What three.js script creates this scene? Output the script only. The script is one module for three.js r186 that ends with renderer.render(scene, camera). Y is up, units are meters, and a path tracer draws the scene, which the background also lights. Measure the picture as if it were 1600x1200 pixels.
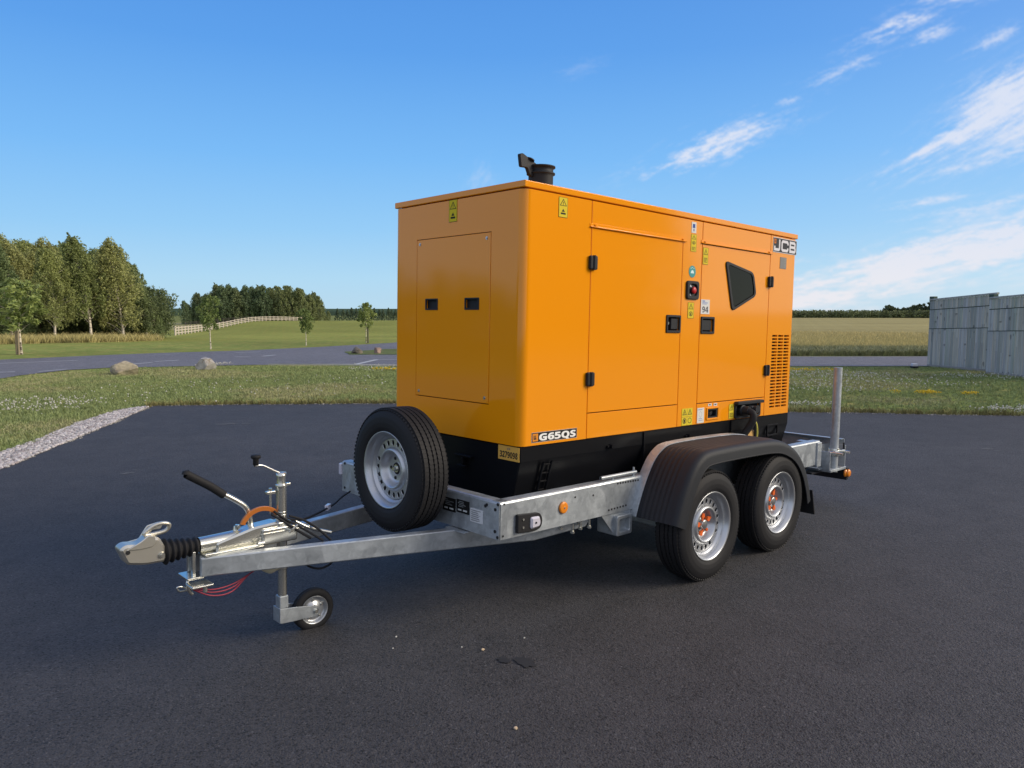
import * as THREE from 'three';
import { RoundedBoxGeometry } from 'three/addons/geometries/RoundedBoxGeometry.js';
import { mergeGeometries } from 'three/addons/utils/BufferGeometryUtils.js';
import { TessellateModifier } from 'three/addons/modifiers/TessellateModifier.js';

// ---------------------------------------------------------------- camera, sky, sun, exposure
const scene = new THREE.Scene();
const EYE = new THREE.Vector3(-2.5494, 1.4895, 2.6793);
const YAW = 43.207, PITCH = -5.279;                       // degrees east of -z, above the horizon
const camera = new THREE.PerspectiveCamera(53.32, 4 / 3, 0.05, 6000);
camera.rotation.order = 'YXZ';
camera.position.copy(EYE);
camera.rotation.set(PITCH * Math.PI / 180, -YAW * Math.PI / 180, 0);
scene.add(camera);

const renderer = new THREE.WebGLRenderer({ antialias: true });
renderer.setSize(1024, 768);
renderer.toneMapping = THREE.LinearToneMapping;
renderer.toneMappingExposure = 1.0;
renderer.shadowMap.enabled = true;

const SUN_AZ = 136, SUN_EL = 24;
const rad = (d) => d * Math.PI / 180;
const dirOf = (az, el) => new THREE.Vector3(Math.sin(rad(az)) * Math.cos(rad(el)), Math.sin(rad(el)), -Math.cos(rad(az)) * Math.cos(rad(el)));
const sunDir = dirOf(SUN_AZ, SUN_EL);
const sun = new THREE.DirectionalLight(new THREE.Color(1.0, 0.87, 0.70), 3.1);
sun.position.copy(sunDir).multiplyScalar(60); sun.target.position.set(1, 0, -0.5);
sun.castShadow = true; sun.shadow.radius = 60; sun.shadow.mapSize.set(2048, 2048);
Object.assign(sun.shadow.camera, { left: -40, right: 40, top: 40, bottom: -40, near: 1, far: 160 });
scene.add(sun, sun.target);

// ---------------------------------------------------------------- random numbers and noise
function rng(seed) { let s = seed >>> 0; return () => { s = (s + 0x6D2B79F5) | 0; let t = Math.imul(s ^ (s >>> 15), 1 | s); t = (t + Math.imul(t ^ (t >>> 7), 61 | t)) ^ t; return ((t ^ (t >>> 14)) >>> 0) / 4294967296; }; }
const clamp = (x, a = 0, b = 1) => Math.min(b, Math.max(a, x));
const sstep = (a, b, x) => { const t = clamp((x - a) / (b - a)); return t * t * (3 - 2 * t); };
const lerp = (a, b, t) => a + (b - a) * t;
const hash2 = (x, y, s) => { let h = Math.imul(x | 0, 374761393) ^ Math.imul(y | 0, 668265263) ^ Math.imul(s | 0, 1274126177); h = Math.imul(h ^ (h >>> 13), 1274126177); return ((h ^ (h >>> 16)) >>> 0) / 4294967296; };
function vnoise(x, y, s = 1, per = 0) {
  const xi = Math.floor(x), yi = Math.floor(y), fx = x - xi, fy = y - yi, u = fx * fx * (3 - 2 * fx), v = fy * fy * (3 - 2 * fy);
  const m = (a) => per ? ((a % per) + per) % per : a;
  const a = hash2(m(xi), m(yi), s), b = hash2(m(xi + 1), m(yi), s), c = hash2(m(xi), m(yi + 1), s), d = hash2(m(xi + 1), m(yi + 1), s);
  return lerp(lerp(a, b, u), lerp(c, d, u), v);
}
function fbm(x, y, s = 1, oct = 5, per = 0) { let t = 0, a = 0.5, f = 1; for (let i = 0; i < oct; i++) { t += a * vnoise(x * f, y * f, s + i * 17, per ? per * f : 0); a *= 0.5; f *= 2; } return t / (1 - Math.pow(0.5, oct)); }

// ---------------------------------------------------------------- computed sky: clear blue air, cirrus, hazy low sun
{
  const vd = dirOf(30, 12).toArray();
  const W = 4096, H = 2048, data = new Uint16Array(W * H * 4), toH = THREE.DataUtils.toHalfFloat;
  const stops = [[-90, .09, .10, .09], [-4, .16, .19, .18], [-0.6, .42, .56, .66], [0, .50, .70, .84], [2.5, .44, .70, .90], [6, .31, .61, .93], [11, .20, .50, .93], [18, .115, .36, .84], [28, .066, .25, .72], [50, .05, .19, .58], [90, .04, .16, .5]];
  const base = (el) => { let i = 0; while (i < stops.length - 2 && el > stops[i + 1][0]) i++; const a = stops[i], b = stops[i + 1], t = clamp((el - a[0]) / (b[0] - a[0])); return [1, 2, 3].map((k) => lerp(a[k], b[k], t)); };
  // cirrus patches: azimuth, elevation, half length, half width, tilt, strength, streak length, streak width (degrees)
  const patch = [
    [57.6, 11.6, 5.0, 1.25, 18, .95, 2.6, .55], [59.6, 12.4, 2.2, .8, 10, .55, 2.0, .4], [73.5, 11.4, 5.5, 1.3, 25, 1.1, 3.4, .5], [75.6, 13.8, 4.0, 1.2, 27, .95, 2.8, .45], [77.5, 12.4, 5.0, 2.6, 24, .9, 3.2, .5], [74.0, 9.4, 3.2, .5, 12, .55, 2.2, .35],
    [69.2, 17.9, 2.9, .7, 14, .85, 2.4, .4], [73.0, 19.2, 3.4, .7, 4, .85, 2.6, .4], [66.0, 15.9, 2.4, .6, 14, .45, 2.2, .35], [71.5, 7.2, 2.6, .35, 7, .6, 2.0, .3], [62.6, 14.2, 1.0, .3, 10, .4, 1, .3],
    [67.5, 2.3, 8.0, 2.0, 10, 2.2, 4.6, .9], [75, 4.2, 7, 2.1, 12, 2.2, 4.6, .9], [63.0, 1.0, 6, 1.3, 4, 1.5, 4.2, .8], [70.5, 3.6, 5, 1.3, 13, 1.3, 3.2, .5], [74, 6.6, 4, .5, 8, .6, 2.4, .3], [75.5, 12.6, 3.2, 2.2, 26, .8, 2.2, .3], [76.5, 10.6, 3.5, 1.0, 14, .7, 2.2, .35], [74.5, 16.4, 1.6, .5, 18, .5, 1.6, .3], [71, 17.2, 1.6, .5, 12, .6, 1.8, .3], [64.8, 15.2, 1.4, .4, 16, .35, 1.6, .25], [88, 7, 10, 2.2, 16, 1.1, 4, .6], [92, 15, 9, 2.5, 22, .8, 3.4, .5], [100, 4, 12, 1.5, 5, 1.0, 5, .6], [126, 9, 12, 2.0, -5, .7, 5, .6], [41, 9.6, 1.6, 2.0, 60, .16, 2, .8], [48, 17.0, 2.0, .8, 10, .10, 2, .5],
  ];
  for (let j = 0; j < H; j++) {
    const el = ((j + 0.5) / H - 0.5) * 180, b = base(el);
    for (let i = 0; i < W; i++) {
      const phi = ((i + 0.5) / W - 0.5) * 2 * Math.PI;                    // atan2(z, x)
      let az = 90 + phi * 180 / Math.PI; if (az > 180) az -= 360;          // az from -z towards +x
      const x = Math.cos(phi) * Math.cos(rad(el)), z = Math.sin(phi) * Math.cos(rad(el)), y = Math.sin(rad(el));
      let [r, g, bl] = b;
      const cosS = x * sunDir.x + y * sunDir.y + z * sunDir.z, ang = Math.acos(clamp(cosS, -1, 1)) * 180 / Math.PI;
      if (el > -4) {
        const f = sstep(-4, 0, el), wide = Math.exp(-Math.pow(ang / 34, 2)), core = Math.exp(-Math.pow(ang / 15, 2));
        r += f * (0.62 * wide + 1.5 * core); g += f * (0.46 * wide + 1.25 * core); bl += f * (0.22 * wide + 0.9 * core);
        // slightly paler air low towards the sun side
        const pale = f * sstep(35, 100, az) * Math.exp(-Math.max(el, 0) / 7) * 0.10; r += pale * 1.3; g += pale * 0.6;
      }
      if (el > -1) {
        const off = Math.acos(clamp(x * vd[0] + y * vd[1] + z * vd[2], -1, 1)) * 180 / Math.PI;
        let v = sstep(44, 82, off) * sstep(-1, 2, el);  // pale cloud veil added to the unseen sky outside the view, as soft fill
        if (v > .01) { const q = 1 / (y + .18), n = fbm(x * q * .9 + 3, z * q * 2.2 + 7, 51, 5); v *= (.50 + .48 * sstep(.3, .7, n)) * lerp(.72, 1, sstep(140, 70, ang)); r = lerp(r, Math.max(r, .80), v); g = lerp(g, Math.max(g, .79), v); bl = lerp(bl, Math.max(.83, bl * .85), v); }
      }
      if (el > -1 && el < 40) {
        let c = 0;
        for (const [pa, pe, la, le, tl, st, sl, sw] of patch) {
          const da = az - pa, de = el - pe; if (Math.abs(da) > la * 2.2 || Math.abs(de) > la * 2.2) continue;
          const ct = Math.cos(rad(tl)), s_ = Math.sin(rad(tl)), u = da * ct + de * s_, v = -da * s_ + de * ct;
          const m = Math.exp(-Math.pow(u / la, 2) * 1.3 - Math.pow(v / le, 2) * 1.3); if (m < 0.02) continue;
          const wx = fbm(u / 1.7 + 9, v / .9 + pa, 5, 3) - .5, n = fbm(u / sl + wx * .9 + pa * 3, v / sw + wx * 1.6 + pe * 7, 11, 5), n2 = fbm(u / (sl * .28) + wx, v / (sw * .33) + pa, 23, 3);
          const n3 = fbm(u / (sl * .10) + wx * 2, v / (sw * .13) - pa, 37, 3), tx = n * .5 + n2 * .32 + n3 * .18 + (m - .55) * .30; c = 1 - (1 - c) * (1 - clamp(Math.min(st, 1.25) * Math.pow(m, .7) * sstep(.34, .80, tx) * (.58 + .75 * sstep(.3, .7, n2 * .6 + n3 * .4)), 0, .9));
        }
        c = clamp(c, 0, .92);
        const lo = sstep(8, 0, el), cr = lerp(.74, .86, lo), cg = lerp(.79, .84, lo), cb = lerp(.92, .88, lo);
        r = lerp(r, cr, c); g = lerp(g, cg, c); bl = lerp(bl, cb, c);
      }
      const k = (j * W + i) * 4; data[k] = toH(r); data[k + 1] = toH(g); data[k + 2] = toH(bl); data[k + 3] = toH(1);
    }
  }
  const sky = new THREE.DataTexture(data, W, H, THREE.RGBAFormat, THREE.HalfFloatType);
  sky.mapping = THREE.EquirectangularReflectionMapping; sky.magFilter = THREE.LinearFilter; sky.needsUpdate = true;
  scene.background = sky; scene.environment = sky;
}

// ---------------------------------------------------------------- helpers
const used = new Map();
function numbered(name) { const n = used.get(name) || 0; used.set(name, n + 1); return n ? `${name}_${String(n).padStart(3, '0')}` : name; }
function shadow(m) { m.castShadow = true; m.receiveShadow = true; return m; }
function tag(o, label, category, group, kind) { o.userData = { label, category }; if (group) o.userData.group = group; if (kind) o.userData.kind = kind; return o; }
function thing(name, label, category, pos, group, rotY = 0) {
  const o = new THREE.Group(); o.name = numbered(name); o.position.set(...pos); o.rotation.y = rotY; tag(o, label, category, group); scene.add(o); return o;
}
let OFF = new THREE.Vector3();                                    // where the thing being built has its origin
const clean = (g) => { let q = g.index ? g.toNonIndexed() : g; for (const k of Object.keys(q.attributes)) if (!['position', 'normal', 'uv'].includes(k)) q.deleteAttribute(k); if (!q.attributes.uv) q.setAttribute('uv', new THREE.BufferAttribute(new Float32Array(q.attributes.position.count * 2), 2)); q.morphAttributes = {}; q.clearGroups?.(); return q; };
function boxUV(g, s = 1) {                                        // uv in metres from the dominant axis of each face
  const p = g.attributes.position, n = g.attributes.normal, uv = new Float32Array(p.count * 2);
  for (let i = 0; i < p.count; i++) {
    const ax = Math.abs(n.getX(i)), ay = Math.abs(n.getY(i)), az = Math.abs(n.getZ(i)), x = p.getX(i), y = p.getY(i), z = p.getZ(i);
    const [u, v] = ax > ay && ax > az ? [z, y] : ay > az ? [x, z] : [x, y]; uv[i * 2] = u / s; uv[i * 2 + 1] = v / s;
  }
  g.setAttribute('uv', new THREE.BufferAttribute(uv, 2)); return g;
}
class MB {
  constructor() { this.g = []; }
  add(g, pos = [0, 0, 0], rot = [0, 0, 0]) { g = clean(g); if (rot[0] || rot[1] || rot[2]) g.applyMatrix4(new THREE.Matrix4().makeRotationFromEuler(new THREE.Euler(...rot))); g.translate(...pos); this.g.push(g); return this; }
  box(w, h, d, pos, r = 0.004, rot) { const rr = Math.min(r, w / 2.01, h / 2.01, d / 2.01); return this.add(rr > 0 ? new RoundedBoxGeometry(w, h, d, 1, rr) : new THREE.BoxGeometry(w, h, d), pos, rot); }
  // a box given by its bounds
  bb(x0, x1, y0, y1, z0, z1, r = 0.003) { return this.box(x1 - x0, y1 - y0, z1 - z0, [(x0 + x1) / 2, (y0 + y1) / 2, (z0 + z1) / 2], r); }
  cyl(r, len, pos, axis = 'y', r2 = r, seg = 20) { return this.add(new THREE.CylinderGeometry(r2, r, len, seg), pos, axis === 'x' ? [0, 0, -Math.PI / 2] : axis === 'z' ? [Math.PI / 2, 0, 0] : [0, 0, 0]); }
  tube(pts, r, seg = 24, rs = 8, closed = false, tension = .5) { return this.add(new THREE.TubeGeometry(new THREE.CatmullRomCurve3(pts.map((p) => new THREE.Vector3(...p)), closed, 'catmullrom', tension), seg, r, rs, closed)); }
  lathe(pts, pos = [0, 0, 0], axis = 'y', seg = 32) { return this.add(new THREE.LatheGeometry(pts.map((p) => new THREE.Vector2(...p)), seg), pos, axis === 'z' ? [Math.PI / 2, 0, 0] : axis === 'x' ? [0, 0, -Math.PI / 2] : [0, 0, 0]); }
  // polygon in x-y pushed out along z from z0 to z1
  poly(pts, z0, z1, bevel = 0.002, holes = [], rot, pos) {
    const s = Array.isArray(pts) ? new THREE.Shape(pts.map((p) => new THREE.Vector2(...p))) : pts;
    for (const h of holes) s.holes.push(Array.isArray(h) ? new THREE.Path(h.map((p) => new THREE.Vector2(...p))) : h);
    const g = new THREE.ExtrudeGeometry(s, { depth: z1 - z0 - 2 * bevel, bevelEnabled: bevel > 0, bevelSize: bevel, bevelOffset: -bevel, bevelThickness: bevel, bevelSegments: 1, curveSegments: 8 });
    g.translate(0, 0, z0 + bevel); return this.add(g, pos, rot);
  }
  build(name, mat, parent, { uv = 1, local = false, label, kind } = {}) {
    let g = this.g.length > 1 ? mergeGeometries(this.g) : this.g[0];
    if (!local) g.translate(-OFF.x, -OFF.y, -OFF.z);
    if (uv) boxUV(g, uv);
    const m = shadow(new THREE.Mesh(g, mat)); m.name = name; if (label) m.userData.label = label; if (kind) m.userData.kind = kind;
    parent.add(m); return m;
  }
}
const rectPath = (x0, x1, y0, y1) => [[x0, y0], [x1, y0], [x1, y1], [x0, y1]];
function roundPoly(pts, r) {                                      // closed polygon with rounded corners -> Shape
  const s = new THREE.Shape(), n = pts.length, V = pts.map((p) => new THREE.Vector2(...p));
  for (let i = 0; i < n; i++) {
    const a = V[(i + n - 1) % n], b = V[i], c = V[(i + 1) % n], rr = Array.isArray(r) ? r[i] : r, d1 = a.clone().sub(b).normalize(), d2 = c.clone().sub(b).normalize(), p = b.clone().addScaledVector(d1, rr), q = b.clone().addScaledVector(d2, rr);
    if (i === 0) s.moveTo(p.x, p.y); else s.lineTo(p.x, p.y);
    s.quadraticCurveTo(b.x, b.y, q.x, q.y);
  }
  s.closePath(); return s;
}
function texture(w, h, fn, { srgb = true, rep = [1, 1] } = {}) {
  const d = new Uint8Array(w * h * 4);
  for (let j = 0; j < h; j++) for (let i = 0; i < w; i++) { const c = fn(i / w, j / h, i, j), k = (j * w + i) * 4; d[k] = clamp(c[0], 0, 255); d[k + 1] = clamp(c[1], 0, 255); d[k + 2] = clamp(c[2], 0, 255); d[k + 3] = 255; }
  const t = new THREE.DataTexture(d, w, h, THREE.RGBAFormat); t.wrapS = t.wrapT = THREE.RepeatWrapping; t.magFilter = THREE.LinearFilter; t.minFilter = THREE.LinearMipmapLinearFilter; t.generateMipmaps = true;
  if (srgb) t.colorSpace = THREE.SRGBColorSpace; t.repeat.set(...rep); t.needsUpdate = true; return t;
}
const lin2s = (x) => 255 * (x <= .0031308 ? 12.92 * x : 1.055 * Math.pow(x, 1 / 2.4) - .055);
const rgb = (r, g, b) => new THREE.Color().setRGB(r, g, b);
const std = (o) => new THREE.MeshStandardMaterial(o), phys = (o) => new THREE.MeshPhysicalMaterial(o);
function canvasTex(w, h, draw) { const c = document.createElement('canvas'); c.width = w; c.height = h; const x = c.getContext('2d'); draw(x, w, h); const t = new THREE.CanvasTexture(c); t.colorSpace = THREE.SRGBColorSpace; return t; }

// ---------------------------------------------------------------- materials
const spangle = (() => {                                          // hot-dip zinc crystals: random cells
  const N = 13, pts = []; const R = rng(5); for (let i = 0; i < N * N; i++) pts.push([R(), R(), R()]);
  return (u, v) => { const gx = u * N, gy = v * N, xi = Math.floor(gx), yi = Math.floor(gy); let bd = 9, bv = 0; for (let a = -1; a <= 1; a++) for (let b = -1; b <= 1; b++) { const p = pts[((yi + b + N) % N) * N + ((xi + a + N) % N)], d = Math.hypot(xi + a + p[0] - gx, yi + b + p[1] - gy); if (d < bd) { bd = d; bv = p[2]; } } return bv; };
})();
const galvMap = texture(512, 512, (u, v) => { const a = spangle(u, v), b = spangle((u * 2 + .3) % 1, (v * 2 + .1) % 1), n = fbm(u * 6, v * 6, 3, 4, 6), k = 182 + 14 * (a - .5) + 12 * (b - .5) + 26 * (n - .5); return [k - 6, k + 1, k + 7]; }, { rep: [2.6, 2.6] });
const galvRough = texture(512, 512, (u, v) => { const a = spangle(u, v), n = fbm(u * 8, v * 8, 9, 4, 8), k = 118 + 50 * (a - .5) + 70 * (n - .5); return [k, k, k]; }, { srgb: false });
const M = {
  paint: phys({ color: rgb(.90, .312, .002), roughness: .8, specularIntensity: .12, clearcoat: 1, clearcoatRoughness: .085, bumpMap: texture(1024, 1024, (u, v) => { const k = 128 + 150 * (fbm(u * 2, v * 3, 4, 2, 2) - .5) + 2.2 * (vnoise(u * 240, v * 240, 6, 240) - .5); return [k, k, k]; }, { srgb: false, rep: [.8, .8] }), bumpScale: .0022 }),
  dark: std({ color: rgb(.012, .012, .013), roughness: .85 }),
  blackPaint: phys({ color: rgb(.0045, .005, .007), roughness: .6, specularIntensity: .15, clearcoat: .22, clearcoatRoughness: .25 }),
  plastic: phys({ color: rgb(.015, .0175, .023), specularIntensity: .6, roughness: .58, bumpMap: texture(256, 256, (u, v) => { const k = 255 * fbm(u * 64, v * 64, 8, 2, 64); return [k, k, k]; }, { srgb: false, rep: [8, 8] }), bumpScale: .0002 }),
  rubber: phys({ color: rgb(.018, .018, .020), specularIntensity: .5, roughness: .66, bumpMap: texture(256, 256, (u, v) => { const k = 255 * fbm(u * 32, v * 32, 6, 3, 32); return [k, k, k]; }, { srgb: false, rep: [10, 10] }), bumpScale: .0003 }),
  galv: std({ color: 0xffffff, map: galvMap, roughnessMap: galvRough, metalness: .62, roughness: 1.0 }),
  zinc: std({ color: rgb(.68, .68, .63), metalness: .92, roughness: .24 }),
  cast: std({ color: rgb(.62, .60, .53), metalness: .8, roughness: .36 }),
  rim: std({ color: rgb(.50, .52, .55), metalness: .78, roughness: .34 }),
  steel: std({ color: rgb(.55, .55, .55), metalness: .95, roughness: .28 }),
  amber: phys({ color: rgb(.85, .26, .01), roughness: .25, clearcoat: .6 }),
  lensWhite: phys({ color: rgb(.62, .60, .68), roughness: .2, clearcoat: .7 }),
  orange: std({ color: rgb(.78, .14, .02), roughness: .45 }),
  copper: std({ color: rgb(.62, .20, .04), roughness: .38, metalness: .5 }),
  red: std({ color: rgb(.5, .01, .015), roughness: .4 }),
  redWire: std({ color: rgb(.30, .02, .05), roughness: .45 }),
  yellowGreen: std({ color: rgb(.62, .55, .10), roughness: .45 }),
  glass: phys({ color: rgb(.10, .11, .12), specularIntensity: .45, roughness: .03, transmission: 1, thickness: 0, ior: 1.5 }),
};
M.cream = std({ color: rgb(.55, .50, .36), roughness: .4 });

galvMap.offset.set(.21, .43); galvRough.offset.set(.1, .3);
// ---------------------------------------------------------------- terrain
const azOf = (x, z) => Math.atan2(x - EYE.x, -(z - EYE.z)) * 180 / Math.PI;
const pxAz = (u) => YAW + Math.atan((u - 800) / 1195) * 180 / Math.PI;
const at = (u, D) => [EYE.x + Math.sin(rad(pxAz(u))) * D, EYE.z - Math.cos(rad(pxAz(u))) * D];
const knots = (D, k) => { let i = 0; while (i < k.length - 2 && D > k[i + 1][0]) i++; const t = sstep(k[i][0], k[i + 1][0], D); return lerp(k[i][1], k[i + 1][1], t); };
const kCrest = [[0, 0], [41, 0], [60, -.40], [110, -1.45], [150, -1.15], [205, -.42], [270, -1.3], [420, -2.4], [800, -1.5], [1500, 2.6], [3000, 6]];
const kDip = [[0, 0], [41, 0], [60, -.40], [110, -1.45], [205, -1.9], [420, -2.1], [800, -1.3], [1500, 2.8], [3000, 6]];
const kRight = [[0, 0], [45, 0], [200, .25], [400, .2], [1500, -2], [3000, -2]];
function ground(x, z) {
  const D = Math.hypot(x - EYE.x, z - EYE.z), az = azOf(x, z);
  const wl = sstep(53, 40, az) * sstep(-75, -35, az), cr = sstep(pxAz(285), pxAz(400), az);
  const left = lerp(knots(D, kDip), knots(D, kCrest), cr);
  return lerp(knots(D, kRight), left, wl);
}
const ringD = [0]; for (let d = 2; d < 3400; d *= 1.075) ringD.push(d);
function terrainSheet(az0, az1, d0, d1, lift, colour) {              // polar patch of the ground
  const n = Math.max(8, Math.round((az1 - az0) / 1.0)), ds = [d0, ...ringD.filter((d) => d > d0 * 1.02 + .01 && d < d1 * .985), d1], pos = [], uv = [], col = [], idx = [];
  for (let j = 0; j < ds.length; j++) for (let i = 0; i <= n; i++) {
    const a = rad(az0 + (az1 - az0) * i / n), x = EYE.x + Math.sin(a) * ds[j], z = EYE.z - Math.cos(a) * ds[j];
    pos.push(x, ground(x, z) + (lift && (j === 0 || j === ds.length - 1 || i === 0 || i === n) ? -.05 : lift * (1 + ds[j] / 60)), z); uv.push(x, z);
    const c = colour(x, z, ds[j]); col.push(...c);
  }
  for (let j = 0; j < ds.length - 1; j++) for (let i = 0; i < n; i++) { const a = j * (n + 1) + i, b = a + 1, c = a + n + 1, d = c + 1; idx.push(a, b, d, a, d, c); }
  const g = new THREE.BufferGeometry(); g.setAttribute('position', new THREE.Float32BufferAttribute(pos, 3)); g.setAttribute('uv', new THREE.Float32BufferAttribute(uv, 2)); g.setAttribute('color', new THREE.Float32BufferAttribute(col, 3)); g.setIndex(idx); g.computeVertexNormals();
  if (g.attributes.normal.getY(0) < 0) { for (let i = 0; i < idx.length; i += 3) { const t = idx[i]; idx[i] = idx[i + 1]; idx[i + 1] = t; } g.setIndex(idx); g.computeVertexNormals(); }
  return g;
}
function structure(name, g, mat) { const m = shadow(new THREE.Mesh(g, mat)); m.name = name; m.userData.kind = 'structure'; scene.add(m); return m; }
const grassTex = texture(1024, 1024, (u, v, i, j) => { const n = fbm(u * 9, v * 9, 2, 4, 9), f = hash2(i, j, 3), s = fbm(u * 120, v * 120, 7, 2, 120), k = .74 + .42 * (n - .5) + .34 * (f - .5) + .5 * (s - .5); const dry = sstep(.5, .8, fbm(u * 14, v * 14, 31, 3, 14)); return [lin2s(lerp(.165, .25, dry) * k), lin2s(lerp(.205, .235, dry) * k), lin2s(lerp(.082, .112, dry) * k)]; }, { rep: [1 / 3.1, 1 / 3.1] });
const grassMat = phys({ map: grassTex, vertexColors: true, roughness: 1, specularIntensity: .05 });
const patchy = (x, z, s, a) => 1 + a * (fbm(x / s, z / s, 41, 4) - .5);
structure('ground', terrainSheet(-180, 180, 0, 3300, 0, (x, z, D) => { const k = patchy(x, z, 5, .5) * patchy(x, z, 28, .35), f = sstep(24, 60, D), fr = sstep(200, 320, D); return [1.6 * k * lerp(1, 1.2, f) * lerp(1, .75, fr), 1.55 * k * lerp(1, 1.10, f) * lerp(1, .78, fr), 1.1 * k * lerp(1, .95, f)]; }), grassMat);
const wheatTex = texture(1024, 1024, (u, v, i, j) => { const n = fbm(u * 10, v * 10, 21, 4, 10), f = hash2(i, j, 5), k = .82 + .3 * (n - .5) + .38 * (f - .5); return [lin2s(.43 * k), lin2s(.365 * k), lin2s(.16 * k)]; }, { rep: [1 / 4.3, 1 / 4.3] });
structure('wheat_field', terrainSheet(56, 128, 32.5, 199, .05, (x, z, D) => { const t = Math.sin(x * .50 - z * .27), k = patchy(x, z, 16, .22) * (1 - .18 * sstep(.93, .99, t)) * (1 + .06 * Math.sin(D * .35)); const gr = sstep(60, 33, D) * .25; return [k * (1 - gr), k, k * (1 - gr * .5)]; }), phys({ map: wheatTex, vertexColors: true, roughness: 1, specularIntensity: .05 }));
structure('stubble_field', terrainSheet(pxAz(180), pxAz(330), 160, 300, .04, (x, z) => { const k = patchy(x, z, 20, .3); return [k * .9, k * .98, k]; }), phys({ map: wheatTex, vertexColors: true, roughness: 1, specularIntensity: .05 }));
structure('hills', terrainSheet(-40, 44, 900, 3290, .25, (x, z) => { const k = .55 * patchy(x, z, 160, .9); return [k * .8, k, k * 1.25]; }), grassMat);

// a flat sheet from an outline on the ground, cut fine enough to carry patches of tone
function flatSheet(outline, y, cell, colour) {
  const s = new THREE.Shape(outline.map(([x, z]) => new THREE.Vector2(x, -z))); let g = new THREE.ShapeGeometry(s); g.rotateX(-Math.PI / 2); g = g.toNonIndexed();
  if (cell) g = new TessellateModifier(cell, 9).modify(g);
  const p = g.attributes.position, uv = new Float32Array(p.count * 2), col = new Float32Array(p.count * 3), nor = new Float32Array(p.count * 3);
  for (let i = 0; i < p.count; i++) { const x = p.getX(i), z = p.getZ(i); p.setY(i, y); uv.set([x, z], i * 2); nor.set([0, 1, 0], i * 3); col.set(colour ? colour(x, z) : [1, 1, 1], i * 3); }
  g.setAttribute('uv', new THREE.BufferAttribute(uv, 2)); g.setAttribute('color', new THREE.BufferAttribute(col, 3)); g.setAttribute('normal', new THREE.BufferAttribute(nor, 3)); return g;
}
function ragged(pts, amp, step, seed) { const R = rng(seed), o = []; for (let i = 0; i < pts.length - 1; i++) { const [a, b] = [pts[i], pts[i + 1]], n = Math.max(1, Math.round(Math.hypot(b[0] - a[0], b[1] - a[1]) / step)); for (let k = 0; k < n; k++) o.push([lerp(a[0], b[0], k / n) + (R() - .5) * amp, lerp(a[1], b[1], k / n) + (R() - .5) * amp]); } o.push(pts[pts.length - 1]); return o; }
const asphaltTex = texture(2048, 2048, (u, v, i, j) => { const f = hash2(i >> 1, j >> 1, 3), f2 = hash2(i >> 2, j >> 2, 13), f3 = hash2(i >> 3, j >> 3, 19), n = fbm(u * 24, v * 24, 7, 5, 24); let k = .84 + .5 * (f - .5) + .5 * (f2 - .5) + .14 * (f3 - .5) + .4 * (n - .5); if (f2 > .987) k += .6; if (f2 < .07) k -= .35; k = Math.max(k, .12); return [lin2s(.056 * k), lin2s(.053 * k), lin2s(.055 * k)]; }, { rep: [1 / 3.7, 1 / 3.7] });
const asphaltBump = texture(1024, 1024, (u, v, i, j) => { const k = 110 * hash2(i >> 1, j >> 1, 5) + 90 * fbm(u * 128, v * 128, 3, 2, 128) + 40 * hash2(i, j, 9); return [k, k, k]; }, { srgb: false, rep: [1 / 2.3, 1 / 2.3] });
const asphaltMat = std({ map: asphaltTex, vertexColors: true, roughness: .78, bumpMap: asphaltBump, bumpScale: .006 });
const yardFar = ragged([[-1.19, -5.85], [-.36, -7.13], [.59, -8.57], [1.6, -10.21], [2.9, -9.24], [4.62, -7.78], [8.39, -2.76], [9.3, -1.62], [10.37, -.25], [14, 4.6], [19, 11]], .07, .25, 3);
const scuff = (x, z) => { const k = patchy(x, z, 3.1, .5) * patchy(x, z, .7, .24), s = sstep(.60, .72, fbm(x * 1.9 - z * 1.3, (x + z) * .35, 77, 3)); return [k * (1 + s * .12), k * (1 + s * .11), k * (1 + s * .09)]; };
structure('yard', flatSheet([...yardFar, [22, 30], [-24, 30], [-16, 16], [-8, 4.6]], .012, .45, scuff), asphaltMat);
const roadNear = [[-14, -3], [-6, -9.5], [0.2, -17], [1.31, -18.6], [2.62, -19.86], [3.77, -20.0], [5.24, -19.3], [7.11, -18.4], [9.17, -16.2], [9.8, -15.15], [13, -11.8], [18.04, -7.4], [20.67, -4.9], [26, .5], [40, 14]];
const roadFar = [[44, 8], [30, -3.4], [26.02, -6.7], [22.61, -9.8], [20.4, -13], [19.6, -19], [21, -26], [26, -31.6], [25, -33.5], [19.4, -29.5], [14.42, -27.8], [10.73, -26.9], [7.34, -27.2], [5.38, -27], [2.28, -26.4], [-5, -24.5], [-18, -17]];
structure('road', flatSheet([...ragged(roadNear, .08, .5, 8), ...roadFar], .014, 1.2, (x, z) => { const k = 3.3 * patchy(x, z, 3, .25); return [k, k, k * 1.02]; }), asphaltMat);
structure('grass_island', flatSheet(ragged([[11.9, -21.2], [14.4, -19.2], [17.2, -19.0], [17.6, -22.6], [15.4, -24.0], [12.9, -23.2], [11.9, -21.2]], .1, .6, 4), .022, 1, () => [1, 1, 1]), grassMat);
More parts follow.
